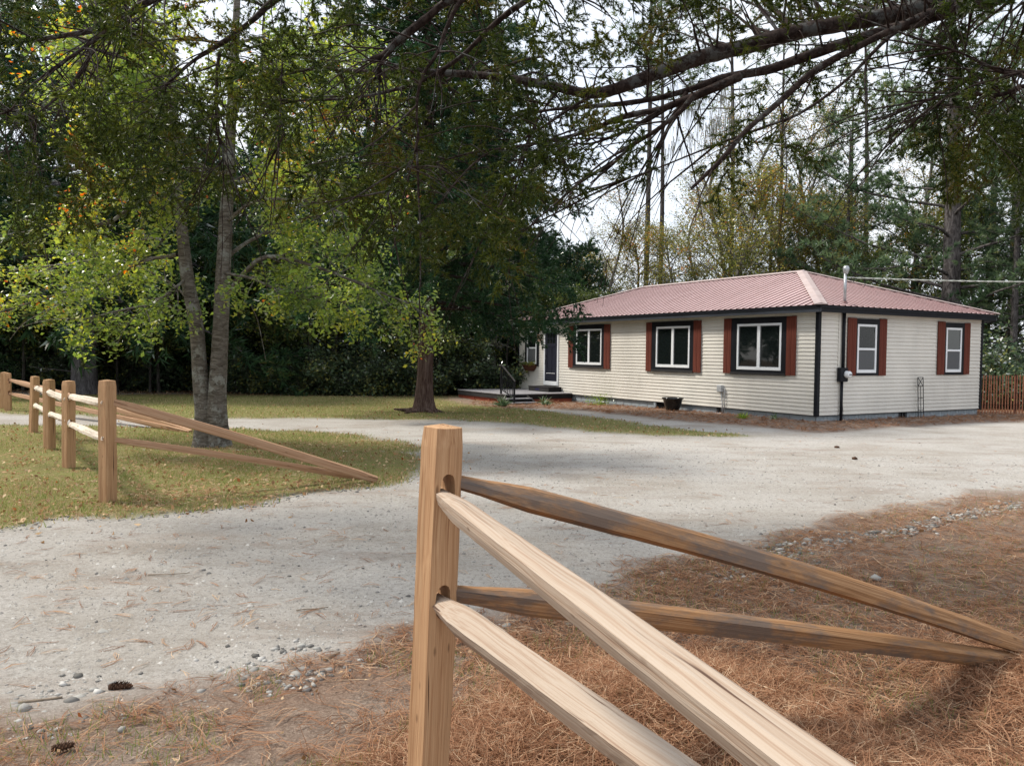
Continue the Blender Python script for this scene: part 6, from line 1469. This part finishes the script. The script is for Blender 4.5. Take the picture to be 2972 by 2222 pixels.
# fallen leaves on the grass
X, Y = polar(60000, rn_, 2, 30, -0.75, 0.5, pw=1); g, s, m, f = zones(X, Y); keep = ((g > 0) & (rn_.random(len(X)) < .8)) | ((s > 0) & (rn_.random(len(X)) < .03)) | ((g > -1.0) & (rn_.random(len(X)) < 0.03)); X = X[keep]; Y = Y[keep]
X2, Y2 = rn_.uniform(-30, 6, 5000), rn_.uniform(30, 33.5, 5000); X = np.concatenate([X, X2]); Y = np.concatenate([Y, Y2])
P = np.stack([X, Y, ground_full(X, Y) + 0.012 + rn_.random(len(X)) * .02], 1); V, F = leaves(P, np.where(np.hypot(X, Y) < 7, 0.026, 0.052)[:, None], rn_, flat=0.35, aspect=0.62); tag(link_mesh('fallen_leaves', np_mesh('fallen_leaves', V, F, M['deadleaf'], np.repeat(rn_.random(len(X)), 4))), 'curled tan leaves fallen on the grass', kind='stuff'); print('leaves', len(F))
# gravel: low faceted stones along the edges of the drive
bm = bmesh.new(); bmesh.ops.create_icosphere(bm, subdivisions=1, radius=1.0); IV = np.array([tuple(v.co) for v in bm.verts]); IF = np.array([[v.index for v in f.verts] for f in bm.faces]); bm.free()
def stones(X, Y, size, rng):
    n = len(X); k = len(IV); sc = size[:, None] * np.stack([1 + .4 * rng.random(n), .8 + .4 * rng.random(n), .5 + .3 * rng.random(n)], 1)
    V = IV[None] * (1 + rng.normal(0, .22, (n, k, 1))) * sc[:, None, :]; a = rng.uniform(0, 6.3, n); c, s_ = np.cos(a)[:, None], np.sin(a)[:, None]
    V = np.stack([V[:, :, 0] * c - V[:, :, 1] * s_, V[:, :, 0] * s_ + V[:, :, 1] * c, V[:, :, 2]], -1) + np.stack([X, Y, ground_full(X, Y) + sc[:, 2] * .35], 1)[:, None]
    F = IF[None] + (np.arange(n) * k)[:, None, None]; return V.reshape(-1, 3), F.reshape(-1, 3), np.repeat(rng.random(n), k)
SG = gp((1560, 1255), (1660, 1205), (1740, 1178), (1850, 1160), (1952, 1148), (2010, 1130), (2078, 1115), (2130, 1104), (2212, 1088))
sx, sy, ss = [], [], []
X, Y = polar(120000, rn_, 2.3, 18); g, s, m, f = zones(X, Y); e = np.minimum(np.abs(s), np.abs(g)); pr = (np.exp(-(s / 0.13) ** 2) * np.clip((fnoise(X * 1.6, Y * 1.6, 55, 3) - .30) * 3.2, 0, 1) * 0.5 + np.exp(-((g + .12) / 0.12) ** 2) * .55) + 0.006 * (g < 0) * (s < 0)
keep = rn_.random(len(X)) < pr; X = X[keep][:9000]; Y = Y[keep][:9000]; sx.append(X); sy.append(Y); ss.append(np.clip(rn_.lognormal(math.log(0.0075), .45, len(X)), .004, .022))
t_ = rn_.random(900) ** 1.1 * (len(SG) - 1.001); i_ = t_.astype(int); q_ = SG[i_] + (SG[i_ + 1] - SG[i_]) * (t_ - i_)[:, None]; wdt = np.interp(t_, [0, 3, 5, 8], [.2, .08, .06, .07]); sx.append(q_[:, 0] + rn_.normal(0, 1, 900) * wdt); sy.append(q_[:, 1] + rn_.normal(0, 1, 900) * wdt * 1.2); ss.append(rn_.lognormal(math.log(.0145), .35, 900))
for (x, y, n_, sd) in ((520, 1470, 150, .16), (600, 1450, 220, .15), (100, 1520, 200, .25), (690, 1405, 60, .12), (1190, 1310, 160, .3), (930, 1370, 90, .15), (240, 1505, 30, .1)):
    p = ground_at(x, y); sx.append(rn_.normal(p.x, sd, n_)); sy.append(rn_.normal(p.y, sd * .55, n_)); ss.append(rn_.lognormal(math.log(.0115), .38, n_))
V, F, R = stones(np.concatenate(sx), np.concatenate(sy), np.concatenate(ss), rn_)
tag(link_mesh('gravel', np_mesh('gravel', V, F, M['stone'], R)), 'pale grey gravel stones gathered along the edges of the drive', kind='stuff'); print('gravel', len(F))
X, Y = polar(60000, rn_, 2.2, 15, -0.72, 0.72); g, s, m, f = zones(X, Y); keep = (g < .1) & (s < .35) & (rn_.random(len(X)) < 0.25 + 0.9 * fnoise(X * 2.2, Y * 2.2, 19, 3)); X = X[keep]; Y = Y[keep]
OV_ = np.array([(1, 0, 0), (0, 1, 0), (-1, 0, 0), (0, -1, 0), (0, 0, 1.0)]); OF_ = np.array([(0, 1, 4), (1, 2, 4), (2, 3, 4), (3, 0, 4)])
n_ = len(X); sz = rn_.lognormal(math.log(.0042), .4, n_) * (1 + .09 * np.hypot(X, Y)); a = rn_.uniform(0, 6.3, n_); c_, s_ = np.cos(a)[:, None], np.sin(a)[:, None]
V = OV_[None] * (1 + rn_.normal(0, .25, (n_, 5, 1))) * sz[:, None, None] * np.array([1, 1, .7]); V = np.stack([V[:, :, 0] * c_ - V[:, :, 1] * s_, V[:, :, 0] * s_ + V[:, :, 1] * c_, V[:, :, 2]], -1) + np.stack([X, Y, gz(X, Y) + (fnoise(X * 3.1, Y * 3.1, 9, 4) - 0.47) * 0.0105 + 0.012 * (fnoise(X * 1.1, Y * 6, 31, 3) - 0.45)], 1)[:, None]
tag(link_mesh('grit', np_mesh('grit', V.reshape(-1, 3), (OF_[None] + (np.arange(n_) * 5)[:, None, None]).reshape(-1, 3), M['stone'], np.repeat(np.clip(rn_.random(n_) * .8 + .2, 0, 1), 5))), 'fine loose grit and pebbles covering the drive', kind='stuff'); print('grit', n_ * 4)

# pine cones, sticks and odd stones on the ground
def cone_at(x, y, Ln, r, rz, label):
    p = ground_at(x, y); root = empty('pine_cone', (p.x, p.y, gzf(p.x, p.y) + r * .8), rz, label, 'pine cone', 'pine cones lying on the ground')
    mb = MB(); mb.tube([(-Ln / 2, 0, 0), (0, 0, 0), (Ln / 2, 0, 0)], [r * .5, r * .6, r * .3], 8)
    for i in range(70):
        t = i / 70; a = i * 2.4; rr = r * (math.sin(math.pi * (0.12 + 0.82 * t)) ** .6); x_ = -Ln / 2 + Ln * t; c, s_ = math.cos(a), math.sin(a); w = 0.16 * Ln / 2
        mb.add([(x_, -s_ * w + c * rr * .5, c * w + s_ * rr * .5), (x_, s_ * w + c * rr * .5, -c * w + s_ * rr * .5), (x_ + .09 * Ln, c * rr * 1.05 + s_ * w * .6, s_ * rr * 1.05 - c * w * .6), (x_ + .09 * Ln, c * rr * 1.05 - s_ * w * .6, s_ * rr * 1.05 + c * w * .6)], [(0, 1, 2, 3)])
    mb.build('scales', M['cone'], root)
cone_at(259, 1492, 0.10, 0.028, 0.1, 'dark pine cone at the edge of the drive, lower left')
cone_at(1338, 1420, 0.085, 0.026, 0.2, 'pine cone behind the pale rails, on the straw')
cone_at(1775, 1557, 0.09, 0.026, 2.6, 'pine cone right of the pale upper rail')
cone_at(135, 1622, 0.08, 0.024, 0.5, 'pine cone half hidden in straw at the bottom left')
def stick(x, y, Ln, r, rz, label, mat='twigwood', bend=.15):
    p = ground_at(x, y); root = empty('stick', (p.x, p.y, gzf(p.x, p.y) + r + .004), rz, label, 'stick')
    C = curve_from((0, 0, 0), (1, 0, 0.02), Ln, 8, 0, bend, np.random.default_rng(int(x))); C[:, 2] = np.abs(C[:, 2]) * .3; MB().tube(C, np.linspace(r, r * .6, 8), 8).build('wood', M[mat], root, sm=True)
stick(700, 1432, 0.12, 0.013, 1.05, 'short pale stick standing out of the gravel left of the near post')
stick(1010, 1545, 0.10, 0.014, 0.1, 'grey weathered stick in the straw under the lower pale rail')
stick(320, 1243, 0.30, 0.004, -0.25, 'thin curved twig lying on the drive in the left foreground', bend=.9)
stick(640, 1320, 0.2, 0.004, 0.5, 'thin straight twig on the drive, left of the near post', bend=.4)
stick(40, 1522, 0.18, 0.008, 0.35, 'weathered stick at the bottom left beside the gravel')
stick(1860, 1415, 0.22, 0.004, 1.2, 'pale forked twig on the straw behind the brown rails', bend=.5)
for (x, y, s_, lb_) in ((154, 1519, .03, 'largest grey stone in the gravel at the lower left'), (1889, 1253, .045, 'pale grey stone on the straw behind the upper brown rail'), (1808, 967, .05, 'dark small stone on the drive before the house corner'), (1847, 992, .05, 'dark small stone in the middle of the drive'), (1970, 1141, .03, 'white stone at the near end of the gravel row')):
    p = ground_at(x, y); V, F, R = stones(np.array([0.0]), np.array([0.0]), np.array([s_]), rn_); V[:, 2] += s_ * .35 - V[:, 2].mean() + .0
    root = link_mesh('stone', np_mesh('stone', V, F, M['stone'] if 'dark' not in lb_ else M['cone'], R)); root.location = (p.x, p.y, gzf(p.x, p.y)); tag(root, lb_, 'stone')
